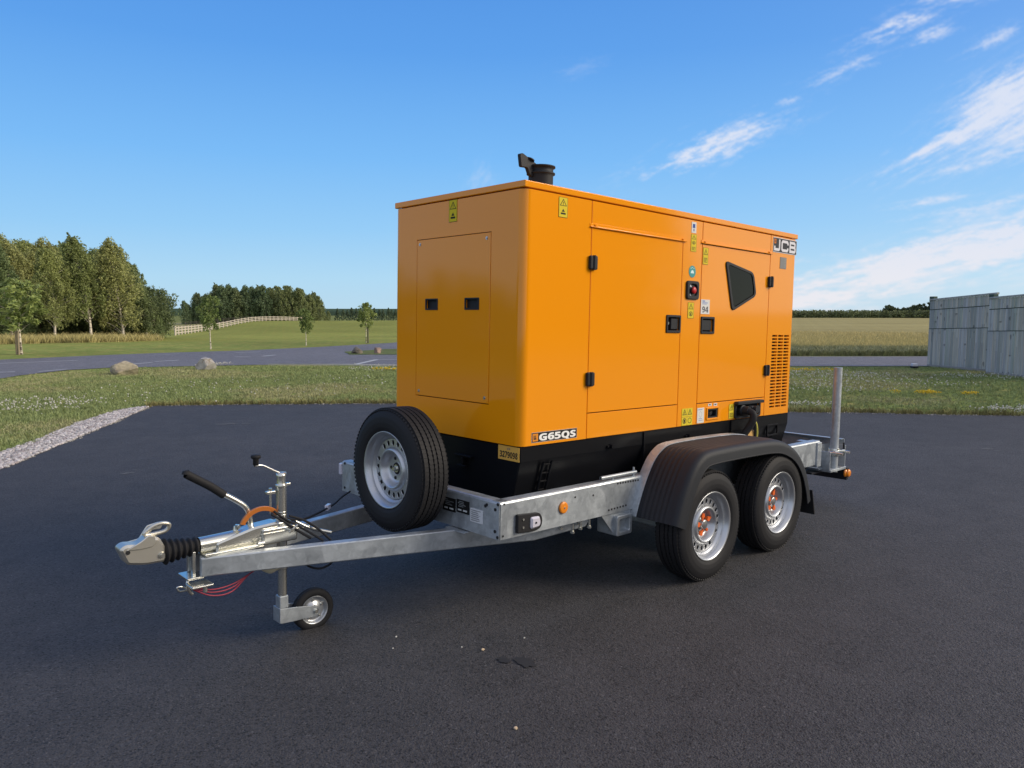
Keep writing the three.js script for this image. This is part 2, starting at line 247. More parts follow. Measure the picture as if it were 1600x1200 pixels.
// painted road markings
const markMat = std({ color: rgb(.46, .46, .45), roughness: .7 });
function mark(pts, w) { const o = [], q = []; pts.forEach(([x, z], i) => { const a = pts[Math.max(0, i - 1)], b = pts[Math.min(pts.length - 1, i + 1)], L = Math.hypot(b[0] - a[0], b[1] - a[1]), nx = -(b[1] - a[1]) / L * w / 2, nz = (b[0] - a[0]) / L * w / 2; o.push([x + nx, z + nz]); q.unshift([x - nx, z - nz]); }); structure(numbered('road_marking'), flatSheet([...o, ...q], .019, 0), markMat); }
for (const [a, b, w] of [[[1.0, -24.05], [3.95, -24.2], .12], [[.2, -20.3], [1.5, -20.0], .14], [[4.05, -20.75], [5.3, -21.5], .12], [[1.95, -19.66], [2.7, -20.15], .1], [[5.5, -21.9], [6.3, -22.1], .14], [[6.85, -26.1], [7.7, -25.95], .1], [[9.3, -16.55], [10.98, -18.05], .15], [[9.6, -25.48], [10.5, -25.3], .12], [[9.2, -22.4], [9.9, -22.85], .14], [[8.4, -22.8], [8.75, -22.3], .1], [[11, -18.1], [13, -16.2], .1]]) mark([a, b], w);
{ const k = [[7.4, -18.0], [8.1, -17.32], [8.75, -16.65], [9.45, -15.62], [9.9, -15.1]]; const o = k.map(([x, z]) => [x - .06, z - .06]), q = k.map(([x, z]) => [x + .14, z + .14]).reverse(); const s = new THREE.Shape([...o, ...q].map(([x, z]) => new THREE.Vector2(x, -z))); const g = new THREE.ExtrudeGeometry(s, { depth: .04, bevelEnabled: true, bevelSize: .01, bevelThickness: .01, bevelSegments: 1 }); g.rotateX(-Math.PI / 2); structure('kerb', boxUV(clean(g)), std({ color: rgb(.42, .41, .38), roughness: .9 })); }
// pale scuffs left on the asphalt
{ const sm = std({ color: rgb(.16, .155, .15), roughness: .9 }); [[1.75, -7.2, .34, .05], [-.35, -4.9, .16, .03], [2.5, -4.6, .10, .02], [6.9, .2, .22, .03], [5.2, 1.6, .14, .02]].forEach(([x, z, L, w], i) => { const R = rng(i + 60); for (let k = 0; k < 5; k++) { const o = [], cx = x + (R() - .5) * L * 1.4, cz = z + (R() - .5) * L * 1.2, q = .3 + .7 * R(); for (let j = 0; j < 14; j++) { const a = j / 14 * 6.283, l = Math.cos(a) * L * q * (.6 + .4 * R()) * .4, t = Math.sin(a) * w * q * (.3 + .7 * R()) * .5; o.push([cx + l * .73 - t * .69, cz + l * .69 + t * .73]); } structure(numbered('asphalt_scuff'), flatSheet(o, .0162 + k * .0004, 0), sm); } }); }
// damp patches on the asphalt
const wet = phys({ color: rgb(.026, .027, .03), roughness: .6 });
for (const [x, z, r, name, lab] of [[-.37, .44, .036, 'oil_patch', 'larger dark damp patch on the asphalt in front of the trailer'], [-.423, .366, .02, 'oil_patch', 'smaller dark damp patch on the asphalt just left of the larger one']]) {
  const R = rng(Math.round(r * 1e4)), o = []; for (let k = 0; k < 22; k++) { const a = k / 22 * 6.283, q = r * (.75 + .5 * R()); o.push([x + Math.cos(a) * q * 1.0, z + Math.sin(a) * q * 1.5]); }
  const m = shadow(new THREE.Mesh(flatSheet(o, .0165, 0), wet)); m.name = numbered(name); tag(m, lab, 'stain'); scene.add(m);
}

// ---------------------------------------------------------------- grass, flowers, gravel (uncountable)
function inside(pt, poly) { let c = false; for (let i = 0, j = poly.length - 1; i < poly.length; j = i++) { const [xi, zi] = poly[i], [xj, zj] = poly[j]; if ((zi > pt[1]) !== (zj > pt[1]) && pt[0] < (xj - xi) * (pt[1] - zi) / (zj - zi) + xi) c = !c; } return c; }
function tuft(n, h, w, lean, seed) {
  const R = rng(seed), p = []; for (let i = 0; i < n; i++) { const a = R() * 6.283, hh = h * (.55 + .6 * R()), l = lean * (.3 + R()) * hh, bx = (R() - .5) * w * 6, bz = (R() - .5) * w * 6, ca = Math.cos(a), sa = Math.sin(a), b = R() * 6.283; const wx = Math.cos(b) * w / 2, wz = Math.sin(b) * w / 2;
    const m = [bx + ca * l * .35, hh * .6, bz + sa * l * .35], t = [bx + ca * l, hh, bz + sa * l];
    p.push(bx - wx, 0, bz - wz, bx + wx, 0, bz + wz, m[0] + wx * .7, m[1], m[2] + wz * .7, bx - wx, 0, bz - wz, m[0] + wx * .7, m[1], m[2] + wz * .7, m[0] - wx * .7, m[1], m[2] - wz * .7, m[0] - wx * .7, m[1], m[2] - wz * .7, m[0] + wx * .7, m[1], m[2] + wz * .7, ...t); }
  const g = new THREE.BufferGeometry(); g.setAttribute('position', new THREE.Float32BufferAttribute(p, 3)); g.computeVertexNormals(); return g;
}
function scatter(name, label, cat, geo, mat, spots, colour) {       // spots: [x, y, z, scale]
  const im = shadow(new THREE.InstancedMesh(geo, mat, spots.length)), m = new THREE.Matrix4(), q = new THREE.Quaternion(), R = rng(spots.length), up = new THREE.Vector3(0, 1, 0), c = new THREE.Color();
  spots.forEach(([x, y, z, s], i) => { q.setFromAxisAngle(up, R() * 6.283); m.compose(new THREE.Vector3(x, y, z), q, new THREE.Vector3(s, s * (.75 + .5 * R()), s)); im.setMatrixAt(i, m); if (colour) { c.setRGB(...colour(x, z, R)); im.setColorAt(i, c); } });
  im.name = name; tag(im, label, cat, null, 'stuff'); scene.add(im); return im;
}
const lawnLeft = [[-14, 2], [-2.4, -3.7], [-2.15, -5.3], [-1.08, -6.75], [-.5, -7.5], [.2, -8.75], [.98, -9.8], [1.55, -10.22], [2.9, -9.32], [4.65, -7.85], [6.2, -5.85], [10.6, -13.4], [9.5, -15.3], [8.75, -16.5], [7.1, -18.25], [5.2, -19.15], [3.77, -19.85], [2.6, -19.7], [1.3, -18.5], [.1, -17], [-6, -9.6], [-14, -3]];
const lawnRight = [[6.2, -5.85], [8.42, -2.84], [9.35, -1.68], [10.42, -.3], [14, 4.5], [19, 10.8], [30, 5], [25.8, .5], [20.5, -4.8], [17.9, -7.2], [12.9, -11.6], [10.6, -13.4]];
const visible = (x, z, m = 3) => { const a = azOf(x, z); return a > pxAz(0) - m && a < pxAz(1600) + m; };
const shortTint = (x, z, R) => { const d = sstep(.42, .66, fbm(x / 2.2, z / 2.2, 61, 4)), k = .62 + .6 * R(); return [lerp(.265, .37, d) * k, lerp(.315, .36, d) * k, lerp(.135, .19, d) * k]; };
const grassSpots = [];
for (const [poly, n, seed] of [[lawnLeft, 260000, 5], [lawnRight, 240000, 6]]) { const R = rng(seed), x0 = Math.min(...poly.map((p) => p[0])), x1 = Math.max(...poly.map((p) => p[0])), z0 = Math.min(...poly.map((p) => p[1])), z1 = Math.max(...poly.map((p) => p[1])); for (let i = 0; i < n; i++) { const x = lerp(x0, x1, R()), z = lerp(z0, z1, R()); const D = Math.hypot(x - EYE.x, z - EYE.z); if (!visible(x, z) || D > 29 || R() > 1.25 - D / 26 || !inside([x, z], poly)) continue; grassSpots.push([x, 0, z, .5 + 1.0 * fbm(x / 1.4, z / 1.4, 9, 3) * (.5 + R())]); } }
const bladeMat = phys({ color: 0xffffff, roughness: .9, specularIntensity: .3, side: THREE.DoubleSide });
scatter('lawn_grass', 'short green mown grass of the verge around the asphalt yard', 'grass', tuft(6, .042, .007, .7, 3), bladeMat, grassSpots, shortTint);
// a raised fringe of longer grass where the lawn meets the asphalt
{ const R = rng(17), s = []; for (let i = 0; i < yardFar.length - 1; i++) { const [a, b] = [yardFar[i], yardFar[i + 1]]; if (a[0] < 1.55 && a[1] > -10.25 && i < 20) continue; for (let k = 0; k < 42; k++) { const t = R(), x = lerp(a[0], b[0], t), z = lerp(a[1], b[1], t), o = Math.pow(R(), 1.6) * .28 - .03; s.push([x + o * .72, .005, z - o * .69, .6 + R() * .9]); } } scatter('edge_grass', 'longer yellowish grass fringe along the far edge of the asphalt', 'grass', tuft(6, .07, .007, .9, 8), bladeMat, s, (x, z, Q) => { const k = .6 + .6 * Q(); return [.26 * k, .24 * k, .10 * k]; }); }
{ const R = rng(23), sp = []; for (let i = 0; i < yardFar.length - 1; i++) { const [a, b] = [yardFar[i], yardFar[i + 1]]; for (let k = 0; k < 26; k++) { const t = R(), o = (R() + R() + R() - 1.6) * .12; sp.push([lerp(a[0], b[0], t) + o * .72, .013, lerp(a[1], b[1], t) - o * .69, .35 + R() * .8]); } } const g = clean(new THREE.IcosahedronGeometry(.012, 0)); g.scale(1, .6, .8); scatter('edge_grit', 'pale crumbs of grit along the far edge of the asphalt', 'grit', g, std({ color: 0xffffff, roughness: .95 }), sp, (x, z, Q) => { const k = .14 + .3 * Q(); return [k * 1.05, k * .98, k * .85]; }); }
// clover flowers and yellow flowers
const petal = (() => { const g = clean(new THREE.IcosahedronGeometry(.011, 0)); g.translate(0, .05, 0); return g; })();
function flowers(name, label, list, colour, seed) { const R = rng(seed), s = []; for (const [cx, cz, rx, rz, n, rot] of list) for (let i = 0; i < n; i++) { const a = R() * 6.283, q = Math.sqrt(R()) * (.6 + .4 * R()), dx = Math.cos(a) * q * rx, dz = Math.sin(a) * q * rz, c = Math.cos(rot || 0), d = Math.sin(rot || 0); s.push([cx + dx * c - dz * d, 0, cz + dx * d + dz * c, .6 + .8 * R()]); } scatter(name, label, 'flowers', petal, std({ color: 0xffffff, roughness: .8 }), s, colour); }
const whiteF = (x, z, R) => { const k = .6 + .4 * R(); return [.62 * k, .60 * k, .52 * k]; }, yellowF = (x, z, R) => { const k = .7 + .3 * R(); return [.72 * k, .50 * k, .02 * k]; };
flowers('white_clover', 'white clover flowers in the grass left of the gravel strip', [[.3, -11.7, 1.3, .9, 190, .5], [.2, -10.9, 1.0, .8, 80, 0], [6.2, -19.0, 1.0, .35, 160, -.6], [8.9, -14.6, 1.6, 1.2, 160, -.8], [4, -12, 4, 3, 160, 0]], whiteF, 3);
flowers('white_clover', 'white clover flowers in the grass right of the generator', [[15.2, -6.0, 2.6, 1.3, 420, .9], [14.2, -4.2, 2.6, 1.8, 330, .9], [11.2, -.1, 1.2, .55, 420, .85], [9.3, -2.95, .45, .22, 60, .9], [12.0, -4.2, 1.6, 1.2, 160, .9], [17.6, -2.6, 1.6, 1, 200, .9]], whiteF, 4);
flowers('yellow_flowers', 'patch of yellow wildflowers in the grass nearer the wooden fence', [[12.62, -2.3, .28, .18, 110, .9], [13.0, -1.72, .2, .16, 60, .9], [12.3, -2.75, .1, .1, 14, 0]], yellowF, 5);
flowers('yellow_flowers', 'patch of yellow wildflowers behind the steel prop post', [[16.2, -6.75, .75, .25, 150, .9], [16.9, -6.1, .3, .2, 40, .9]], yellowF, 6);
flowers('yellow_flowers', 'patch of yellow wildflowers beside the front of the generator near the road', [[8.75, -14.0, .6, .3, 110, .9]], yellowF, 7);
// gravel strip between the lawn and the yard
{
  const strip = [[1.6, -10.2], [.97, -9.85], [.17, -8.79], [-.55, -7.55], [-1.12, -6.75], [-2.2, -5.4], [-2.5, -3.9], [-1.19, -5.85], [-.36, -7.13], [.59, -8.57]];
  structure('gravel_bed', flatSheet(strip, .016, 0), std({ color: rgb(.22, .21, .20), roughness: 1 }));
  const R = rng(12), s = []; while (s.length < 6500) { const x = lerp(-2.6, 1.7, R()), z = lerp(-10.4, -3.8, R()); if (inside([x, z], strip)) s.push([x, .018, z, .5 + R() * .9]); }
  const g = clean(new THREE.IcosahedronGeometry(.019, 0)); g.scale(1, .7, .8);
  const im = scatter('gravel', 'strip of pale grey gravel between the lawn and the asphalt', 'gravel', g, std({ color: 0xffffff, roughness: .9 }), s, (x, z, Q) => { const k = .20 + .38 * Q(), w = Q() * .04; return [k + w, k * .97, k * .95]; });
}
// loose stones on the asphalt
{
  const geo = (seed, r) => { const R = rng(seed), g = new THREE.IcosahedronGeometry(r, 1), p = g.attributes.position; for (let i = 0; i < p.count; i++) { const h = .8 + .4 * hash2(Math.round(p.getX(i) * 5e4), Math.round(p.getY(i) * 5e4) + Math.round(p.getZ(i) * 3e4), seed); p.setXYZ(i, p.getX(i) * h, p.getY(i) * h * .62, p.getZ(i) * h * .8); } g.computeVertexNormals(); return g; };
  const tan = std({ color: rgb(.55, .42, .28), roughness: .85 }), pale = std({ color: rgb(.6, .58, .52), roughness: .85 });
  for (const [x, z, r, m, lab] of [[-.756, .789, .0085, tan, 'tan pebble on the asphalt near the bottom of the view'], [-.42, .225, .0085, tan, 'cream pebble on the asphalt left of the dark damp patches'], [-.47, .14, .004, pale, 'tiny pale stone chip on the asphalt behind the cream pebble'], [-.2, .26, .0045, pale, 'tiny pale stone chip on the asphalt behind the larger damp patch'], [-.62, -.15, .005, pale, 'pale stone chip on the asphalt between jockey wheel and damp patches'], [-.7, -.06, .004, pale, 'second pale stone chip on the asphalt nearer the jockey wheel']]) { const o = shadow(new THREE.Mesh(geo(Math.round(r * 1e5 + x * 100 + 500), r), m)); o.name = numbered('pebble'); o.position.set(x, .012 + r * .45, z); tag(o, lab, 'stone'); scene.add(o); }
}
// ---------------------------------------------------------------- generator set
const TILT = -rad(1.472), PIV = new THREE.Vector3(1.1, 0, 0.2);
const frameToWorld = (v) => v.clone().sub(PIV).applyAxisAngle(new THREE.Vector3(0, 0, 1), TILT).add(PIV);
function tilted(name, label, category, origin) {                    // a thing on the nose-up trailer frame; parts are given in frame coordinates
  OFF = new THREE.Vector3(...origin); const w = frameToWorld(OFF), o = thing(name, label, category, [w.x, w.y, w.z]); o.rotation.z = TILT; return o;
}
const W = 1.0875, LEN = 2.762, YB = .806, YT = 2.061;
const gen = tilted('generator_set', 'large orange yellow silenced generator cabinet on a black base, mounted on the trailer', 'generator', [1.38, .52, -W / 2]);
{
  const T = .02, S = -T, G = .003;
  // base tank: straight skirt, then sloping in
  const sec = [[-.008, YB - .003], [-.008, .728], [-.062, .52], [-W + .062, .52], [-W + .008, .728], [-W + .008, YB - .003]];
  const base = new MB().poly(sec.map(([z, y]) => [-z, y]), .008, LEN - .012, .006, [], [0, Math.PI / 2, 0], [0, 0, 0]).build('base_tank', M.blackPaint, gen);
  const slopeZ = (y) => y > .728 ? -.008 : -.008 - (.728 - y) * .26;
  for (const x of [1.0, 1.95]) new MB().poly([[x, .8], [x + .012, .8], [x + .012, .54], [x, .54]], -.05, .0, .001).build('rib', M.blackPaint, base);
  { const b = new MB(); for (const x of [.165, .225]) b.tube([[x, .715, slopeZ(.715) + .014], [x - .004, .545, slopeZ(.545) + .014]], .007, 4, 6); for (let i = 0; i < 4; i++) { const y = .70 - i * .045; b.bb(.163, .227, y - .004, y + .004, slopeZ(y) + .004, slopeZ(y) + .016, .001); } b.build('lifting_bracket', M.blackPaint, base); }
  for (const [x, y] of [[1.22, .715], [.70, .745], [1.45, .74]]) new MB().cyl(.014, .03, [x, y, .002], 'z', .012, 12).bb(x - .03, x + .03, y - .006, y + .006, -.006, .004, .001).build('drain_plug', M.blackPaint, base);
  new MB().poly(roundPoly(rectPath(2.44, 2.60, .65, .735), .012), -.012, -.002, .002, [roundPoly(rectPath(2.455, 2.585, .662, .722), .008)]).build('fork_pocket_frame', M.blackPaint, base);
  { const b = new MB(); b.bb(-.012, .01, .70, .712, -.50, -.36).bb(-.012, .01, .655, .70, -.44, -.425).bb(-.018, .01, .648, .658, -.47, -.40); b.build('step_bracket', M.blackPaint, base); }
  // inner core behind the panels
  new MB().bb(.06, LEN - T - .002, YB + .002, YT - .022, -W + T + .002, -.15, 0).build('inner_frame', M.dark, gen);
  // panels: wrap-round front corners (footprint pushed up)
  const wrap = (pts, y0, y1) => { const s = new THREE.Shape(); pts(s); const g = new THREE.ExtrudeGeometry(s, { depth: y1 - y0, bevelEnabled: false, curveSegments: 10 }); g.rotateX(-Math.PI / 2); g.translate(0, y0, 0); return g; };
  const r = .045;
  const cornerNear = (s) => { s.moveTo(.488, 0); s.lineTo(r, 0); s.absarc(r, -r, r, Math.PI / 2, Math.PI, false); };
  // shape y is -z: near side z=0 -> y=0, far side -> y=W
  const frontNear = (s) => { s.moveTo(.488, 0); s.lineTo(.488, T); s.lineTo(r, T); s.absarc(r, r, r - T, -Math.PI / 2, Math.PI, true); s.lineTo(T, .237); s.lineTo(0, .237); s.lineTo(0, r); s.absarc(r, r, r, Math.PI, Math.PI * 1.5, false); s.closePath(); };
  const frontFar = (s) => { s.moveTo(0, .867); s.lineTo(T, .867); s.lineTo(T, W - r); s.absarc(r, W - r, r - T, Math.PI, Math.PI / 2, true); s.lineTo(.5, W - T); s.lineTo(.5, W); s.lineTo(r, W); s.absarc(r, W - r, r, Math.PI / 2, Math.PI, false); s.closePath(); };
  const rearNear = (s) => { s.moveTo(LEN - r, 0); s.absarc(LEN - r, r, r, -Math.PI / 2, 0, false); s.lineTo(LEN, W - r); s.absarc(LEN - r, W - r, r, 0, Math.PI / 2, false); s.lineTo(LEN - .4, W); s.lineTo(LEN - .4, W - T); s.lineTo(LEN - r, W - T); s.absarc(LEN - r, W - r, r - T, Math.PI / 2, 0, true); s.lineTo(LEN - T, r); s.absarc(LEN - r, r, r - T, 0, -Math.PI / 2, true); s.closePath(); };
  const front = new MB().add(wrap(frontNear, YB, YT)).add(wrap(frontFar, YB, YT)).bb(0, T, 1.873, YT, -.867, -.237, 0).bb(0, T, YB, .996, -.867, -.237, 0).build('front_panel', M.paint, gen);
  // rear near-side panel with louvre slots
  const slots = []; for (let c = 0; c < 3; c++) for (let k = 0; k < 23; k++) { const x0 = 2.449 + c * .086, y0 = .857 + k * .0229; slots.push(rectPath(x0, x0 + .074, y0, y0 + .0125)); }
  const rear = new MB().poly(rectPath(2.379, LEN - r, YB, YT), S, 0, 0, slots).add(wrap(rearNear, YB, YT)).build('rear_panel', M.paint, gen);
  new MB().bb(2.43, 2.715, .845, 1.40, -.075, -.021, 0).build('louvre_backing', M.dark, rear);
  new MB().bb(.506, 2.355, YB, YT, -W, -W + T, 0).build('far_side_panel', M.paint, gen);
  const panel = (name, pts, holes) => new MB().poly(pts, S, 0, .0015, holes).build(name, M.paint, gen);
  panel('upper_panel', [[.494, 1.930], [1.327, 1.930], [1.327, .806], [1.529, .806], [1.529, YT], [.494, YT]]);
  panel('upper_panel', rectPath(1.535, 2.373, 1.932, YT));
  panel('lower_panel', rectPath(.494, 1.322, YB, .940));
  const rec = rectPath(1.648, 1.778, .832, .898), soc = rectPath(1.99, 2.30, .818, .905);
  panel('lower_panel', rectPath(1.535, 2.373, YB, .934), [rec, soc]);
  const door1 = panel('door', rectPath(.494, 1.322, .945, 1.925), [rectPath(1.19, 1.31, 1.388, 1.474)]);
  const win = [[1.806, 1.838], [2.142, 1.785], [2.186, 1.640], [1.900, 1.532]];
  const grow = (q, k) => { const cx = q.reduce((a, p) => a + p[0], 0) / 4, cy = q.reduce((a, p) => a + p[1], 0) / 4; return q.map(([x, y]) => [cx + (x - cx) * k, cy + (y - cy) * k]); };
  const door2 = panel('door', rectPath(1.535, 2.373, .939, 1.927), [roundPoly(grow(win, .97), .03), rectPath(1.555, 1.68, 1.385, 1.472)]);
  const rain = (x0, x1, y) => { const b = new MB().box(x1 - x0, .006, .012, [(x0 + x1) / 2, y, .005], .002, [.35, 0, 0]).bb(x0, x1, y - .003, y + .018, 0, .003, .001); b.bb(x0 + .03, x0 + .045, y + .004, y + .012, .002, .012, .001).bb(x1 - .045, x1 - .03, y + .004, y + .012, .002, .012, .001).build('rain_strip', M.paint, gen); };
  rain(.476, 1.352, 1.927); rain(1.515, 2.388, 1.934);
  for (const [door, xs] of [[door1, .4985], [door2, 2.3765]]) for (const y of [1.74, 1.126]) new MB().bb(xs - .03, xs + .03, y - .037, y + .037, 0, .02, .008).cyl(.009, .076, [xs, y, .019], 'y', .009, 12).build('hinge', M.plastic, door);
  const latch = (door, x0, x1, y0, y1, side) => {
    const f = new MB().poly(roundPoly(rectPath(x0, x1, y0, y1), .008), -.004, .008, .002, [roundPoly(rectPath(x0 + .014, x1 - .014, y0 + .014, y1 - .014), .006)]).bb(x0 + .012, x1 - .012, y0 + .012, y1 - .012, -.05, -.03, 0).build('latch', M.plastic, door);
    const px0 = side > 0 ? x0 + .055 : x0 + .018, px1 = side > 0 ? x1 - .018 : x1 - .055;
    new MB().poly(side > 0 ? rectPath(px0, px1, y0 + .02, y1 - .02) : roundPoly(rectPath(px0, px1 + .03, y0 + .02, y1 - .02), .02), -.03, -.002, .003).build('handle', M.plastic, f);
    const kx = side > 0 ? x0 + .033 : x1 - .035; new MB().cyl(.010, .02, [kx, (y0 + y1) / 2 + .004, -.018], 'z', .010, 16).build('lock', M.steel, f);
  };
  latch(door1, 1.177, 1.323 - .002, 1.378, 1.484, 1); latch(door2, 1.543, 1.692, 1.375, 1.482, -1);
  // control window: rubber seal, pane, control panel behind it
  const ws = new MB().poly(roundPoly(grow(win, 1.06), .04), -.006, .009, .003, [roundPoly(grow(win, .93), .03)]).build('window', M.plastic, door2);
  new MB().poly(roundPoly(grow(win, .955), .03), .0005, .0045, 0).build('pane', M.glass, ws);
  new MB().poly(roundPoly(grow(win, 1.0), .03), -.13, -.12, 0).build('control_board', std({ color: rgb(.02, .022, .025), roughness: .6 }), door2);
  const cb = gen.children.length;
  { const dm = [std({ color: rgb(.07, .13, .13), roughness: .3 }), std({ color: rgb(.05, .08, .065), roughness: .4 })]; [[1.86, 1.95, 1.66, 1.70], [1.99, 2.06, 1.585, 1.635], [1.885, 1.925, 1.60, 1.64], [2.1, 2.13, 1.64, 1.76]].forEach((q, i) => new MB().bb(...q, -.118, -.110, .002).build('display', dm[i >> 1], ws)); const d = new MB(); for (const [x, y] of [[1.97, 1.725], [1.99, 1.725], [2.01, 1.725]]) d.cyl(.006, .01, [x, y, -.115], 'z', .006, 10); d.build('button', std({ color: rgb(.6, .6, .6), roughness: .4 }), ws); }
  // emergency stop in its recess
  { const c = [1.432, 1.638]; const b = new MB().poly(roundPoly(rectPath(1.368, 1.497, 1.583, 1.695), .022), -.004, .014, .004, [roundPoly(rectPath(1.39, 1.475, 1.603, 1.675), .03)]).bb(1.385, 1.48, 1.6, 1.68, -.004, .002, 0).build('emergency_stop', M.plastic, gen); new MB().cyl(.012, .012, [c[0], c[1], .006], 'z', .012, 16).build('stem', M.steel, b); new MB().lathe([[0, .014], [.014, .0135], [.021, .008], [.022, 0], [0, 0]], [c[0] + .002, c[1], .011], 'z', 20).build('button', M.red, b); for (const dy of [.028, -.03]) new MB().poly([[c[0] - .026, c[1] + dy - .008], [c[0] - .006, c[1] + dy - .008], [c[0] - .02, c[1] + dy + .012]], .002, .004, 0).build('arrow_mark', M.lensWhite, b); }
  // socket recess and big socket
  { const b = new MB().poly(roundPoly(rectPath(1.64, 1.786, .824, .906), .008), -.002, .007, .002, [rectPath(1.653, 1.773, .836, .895)]).build('socket_recess', M.paint, gen); new MB().poly(rectPath(1.65, 1.776, .833, .898), -.05, .001, 0, [rectPath(1.668, 1.758, .845, .886)]).bb(1.655, 1.77, .838, .893, -.055, -.03, 0).build('socket_well', M.plastic, b); new MB().poly([[1.70, .845], [1.735, .86], [1.735, .882], [1.70, .872]], -.03, -.012, .003).build('flap', M.plastic, b); }
  { const b = new MB().poly(roundPoly(rectPath(1.976, 2.312, .810, .912), .02), .0, .012, .003, [roundPoly(rectPath(1.995, 2.293, .824, .899), .014)]).bb(1.99, 2.30, .82, .903, -.04, -.012, 0).poly(roundPoly([[1.97, .905], [2.318, .905], [2.312, .926], [1.976, .926]], .008), 0, .035, .003).build('power_outlet', M.plastic, gen); for (const x of [2.06, 2.16, 2.245]) new MB().cyl(.03, .05, [x, .862, 0], 'z', .028, 18).build('socket', M.plastic, b); }
  // front access panel with bolts and two dark hand slots
  const slotsF = [[-.776, -.672], [-.434, -.326]];
  const access = new MB().poly(rectPath(.241, .863, 1.0, 1.869), -.0015, .02, .0015, slotsF.map(([a, b]) => rectPath(-b, -a, 1.483, 1.540)), [0, Math.PI / 2, 0]).build('access_panel', M.paint, gen);
  for (const [z, y] of [[-.835, 1.845], [-.27, 1.842], [-.835, 1.025], [-.27, 1.028]]) new MB().cyl(.006, .005, [-.0035, y, z], 'x', .006, 6).cyl(.009, .002, [-.0015, y, z], 'x', .009, 16).build('bolt', M.steel, access);
  for (const [a, b] of slotsF) new MB().poly(roundPoly(rectPath(-b - .004, -a + .004, 1.480, 1.543), .004), -.005, .001, .001, [rectPath(-b + .006, -a - .006, 1.489, 1.534)], [0, Math.PI / 2, 0]).bb(.012, .018, 1.481, 1.541, a - .002, b + .002, 0).build('hand_slot', M.plastic, access);
  // lid
  new MB().bb(-.001, LEN + .001, YT + .0065, 2.101, -W - .001, .001, .005).build('lid', M.paint, gen);
  new MB().bb(.03, LEN - .03, YT - .02, YT + .01, -W + .03, -.03, 0).build('lid_seal', M.dark, gen);
  // exhaust stack with its open rain cap
  { const z = -.5, x = .607; const e = new MB().lathe([[.072, 2.10], [.072, 2.27], [.083, 2.275], [.083, 2.283], [.072, 2.288], [.072, 2.31], [.084, 2.313], [.084, 2.321], [.066, 2.321], [.062, 2.2], [.0, 2.19]], [x, 0, z], 'y', 28).build('exhaust_stack', M.plastic, gen);
    new MB().lathe([[.11, 2.1], [.11, 2.108], [.075, 2.112]], [x, 0, z], 'y', 28).build('collar', M.plastic, e);
    const q = new MB().poly(roundPoly([[.428, 2.366], [.450, 2.372], [.588, 2.318], [.600, 2.30], [.545, 2.292], [.53, 2.25], [.505, 2.262], [.488, 2.298], [.440, 2.296]], .009), z - .012, z + .012, .002).build('rain_cap', M.plastic, e);
    new MB().add(new THREE.CylinderGeometry(.028, .028, .005, 24), [.515, 2.346, z], [0, 0, -.36]).build('flap', M.plastic, q);
  }
  // ---- printed labels
  const F = 'sans-serif';
  const warn = (n, pict) => canvasTex(64, 64 * n + 8, (x, w, h) => { x.fillStyle = '#d9c21d'; x.fillRect(0, 0, w, h); x.strokeStyle = '#3a3412'; x.lineWidth = 2; x.strokeRect(1, 1, w - 2, h - 2); for (let i = 0; i < n; i++) { const y = 6 + i * 64; x.strokeStyle = x.fillStyle = '#1c1a0c'; if (pict[i] === 't') { x.lineWidth = 4; x.beginPath(); x.moveTo(32, y + 8); x.lineTo(54, y + 50); x.lineTo(10, y + 50); x.closePath(); x.stroke(); x.font = 'bold 30px ' + F; x.textAlign = 'center'; x.fillText('!', 32, y + 46); } else if (pict[i] === 'h') { x.fillRect(14, y + 34, 36, 12); x.beginPath(); x.moveTo(32, y + 8); x.lineTo(44, y + 28); x.lineTo(20, y + 28); x.fill(); } else if (pict[i] === 'l') { x.lineWidth = 3; x.strokeRect(14, y + 14, 36, 34); for (let k = 0; k < 4; k++) x.fillRect(18, y + 19 + k * 7, 28 - k * 3, 3); } else { x.lineWidth = 5; x.beginPath(); x.arc(32, y + 28, 17, 0, 6.28); x.stroke(); x.fillRect(26, y + 20, 12, 20); } } });
  const white = (w, h, fn) => canvasTex(w, h, (x) => { x.fillStyle = '#d8d8d4'; x.fillRect(0, 0, w, h); x.fillStyle = '#333'; fn(x); });
  function sticker(name, tex, x0, x1, y0, y1, parent, frontZ) {      // on the near side, or on the front when frontZ is given
    const g = new THREE.BoxGeometry(x1 - x0, y1 - y0, .0016); if (frontZ === undefined) g.translate((x0 + x1) / 2, (y0 + y1) / 2, .0012); else { g.rotateY(-Math.PI / 2); g.translate(frontZ - .0012, (y0 + y1) / 2, (x0 + x1) / 2); }
    return new MB().add(g).build(name, std({ map: tex, roughness: .8 }), parent, { uv: 0 });
  }
  const wA = warn(2, 'th'), wB = warn(3, 'tol'), wC = warn(2, 'to'), wD = warn(2, 'tl');
  sticker('warning_label', wA, .236, .301, 1.95, 2.05, gen); sticker('warning_label', wA, -.58, -.512, 1.946, 2.062, gen, 0);
  sticker('info_label', white(48, 80, (x) => { x.fillStyle = '#30509a'; x.fillRect(10, 14, 26, 30); x.fillRect(18, 50, 10, 18); }), 1.406, 1.456, 1.985, 2.05, gen);
  sticker('warning_label', wB, 1.405, 1.463, 1.873, 1.977, gen); sticker('warning_label', wD, 1.540, 1.597, 1.804, 1.908, door2); sticker('warning_label', wC, 1.396, 1.460, 1.468, 1.565, gen);
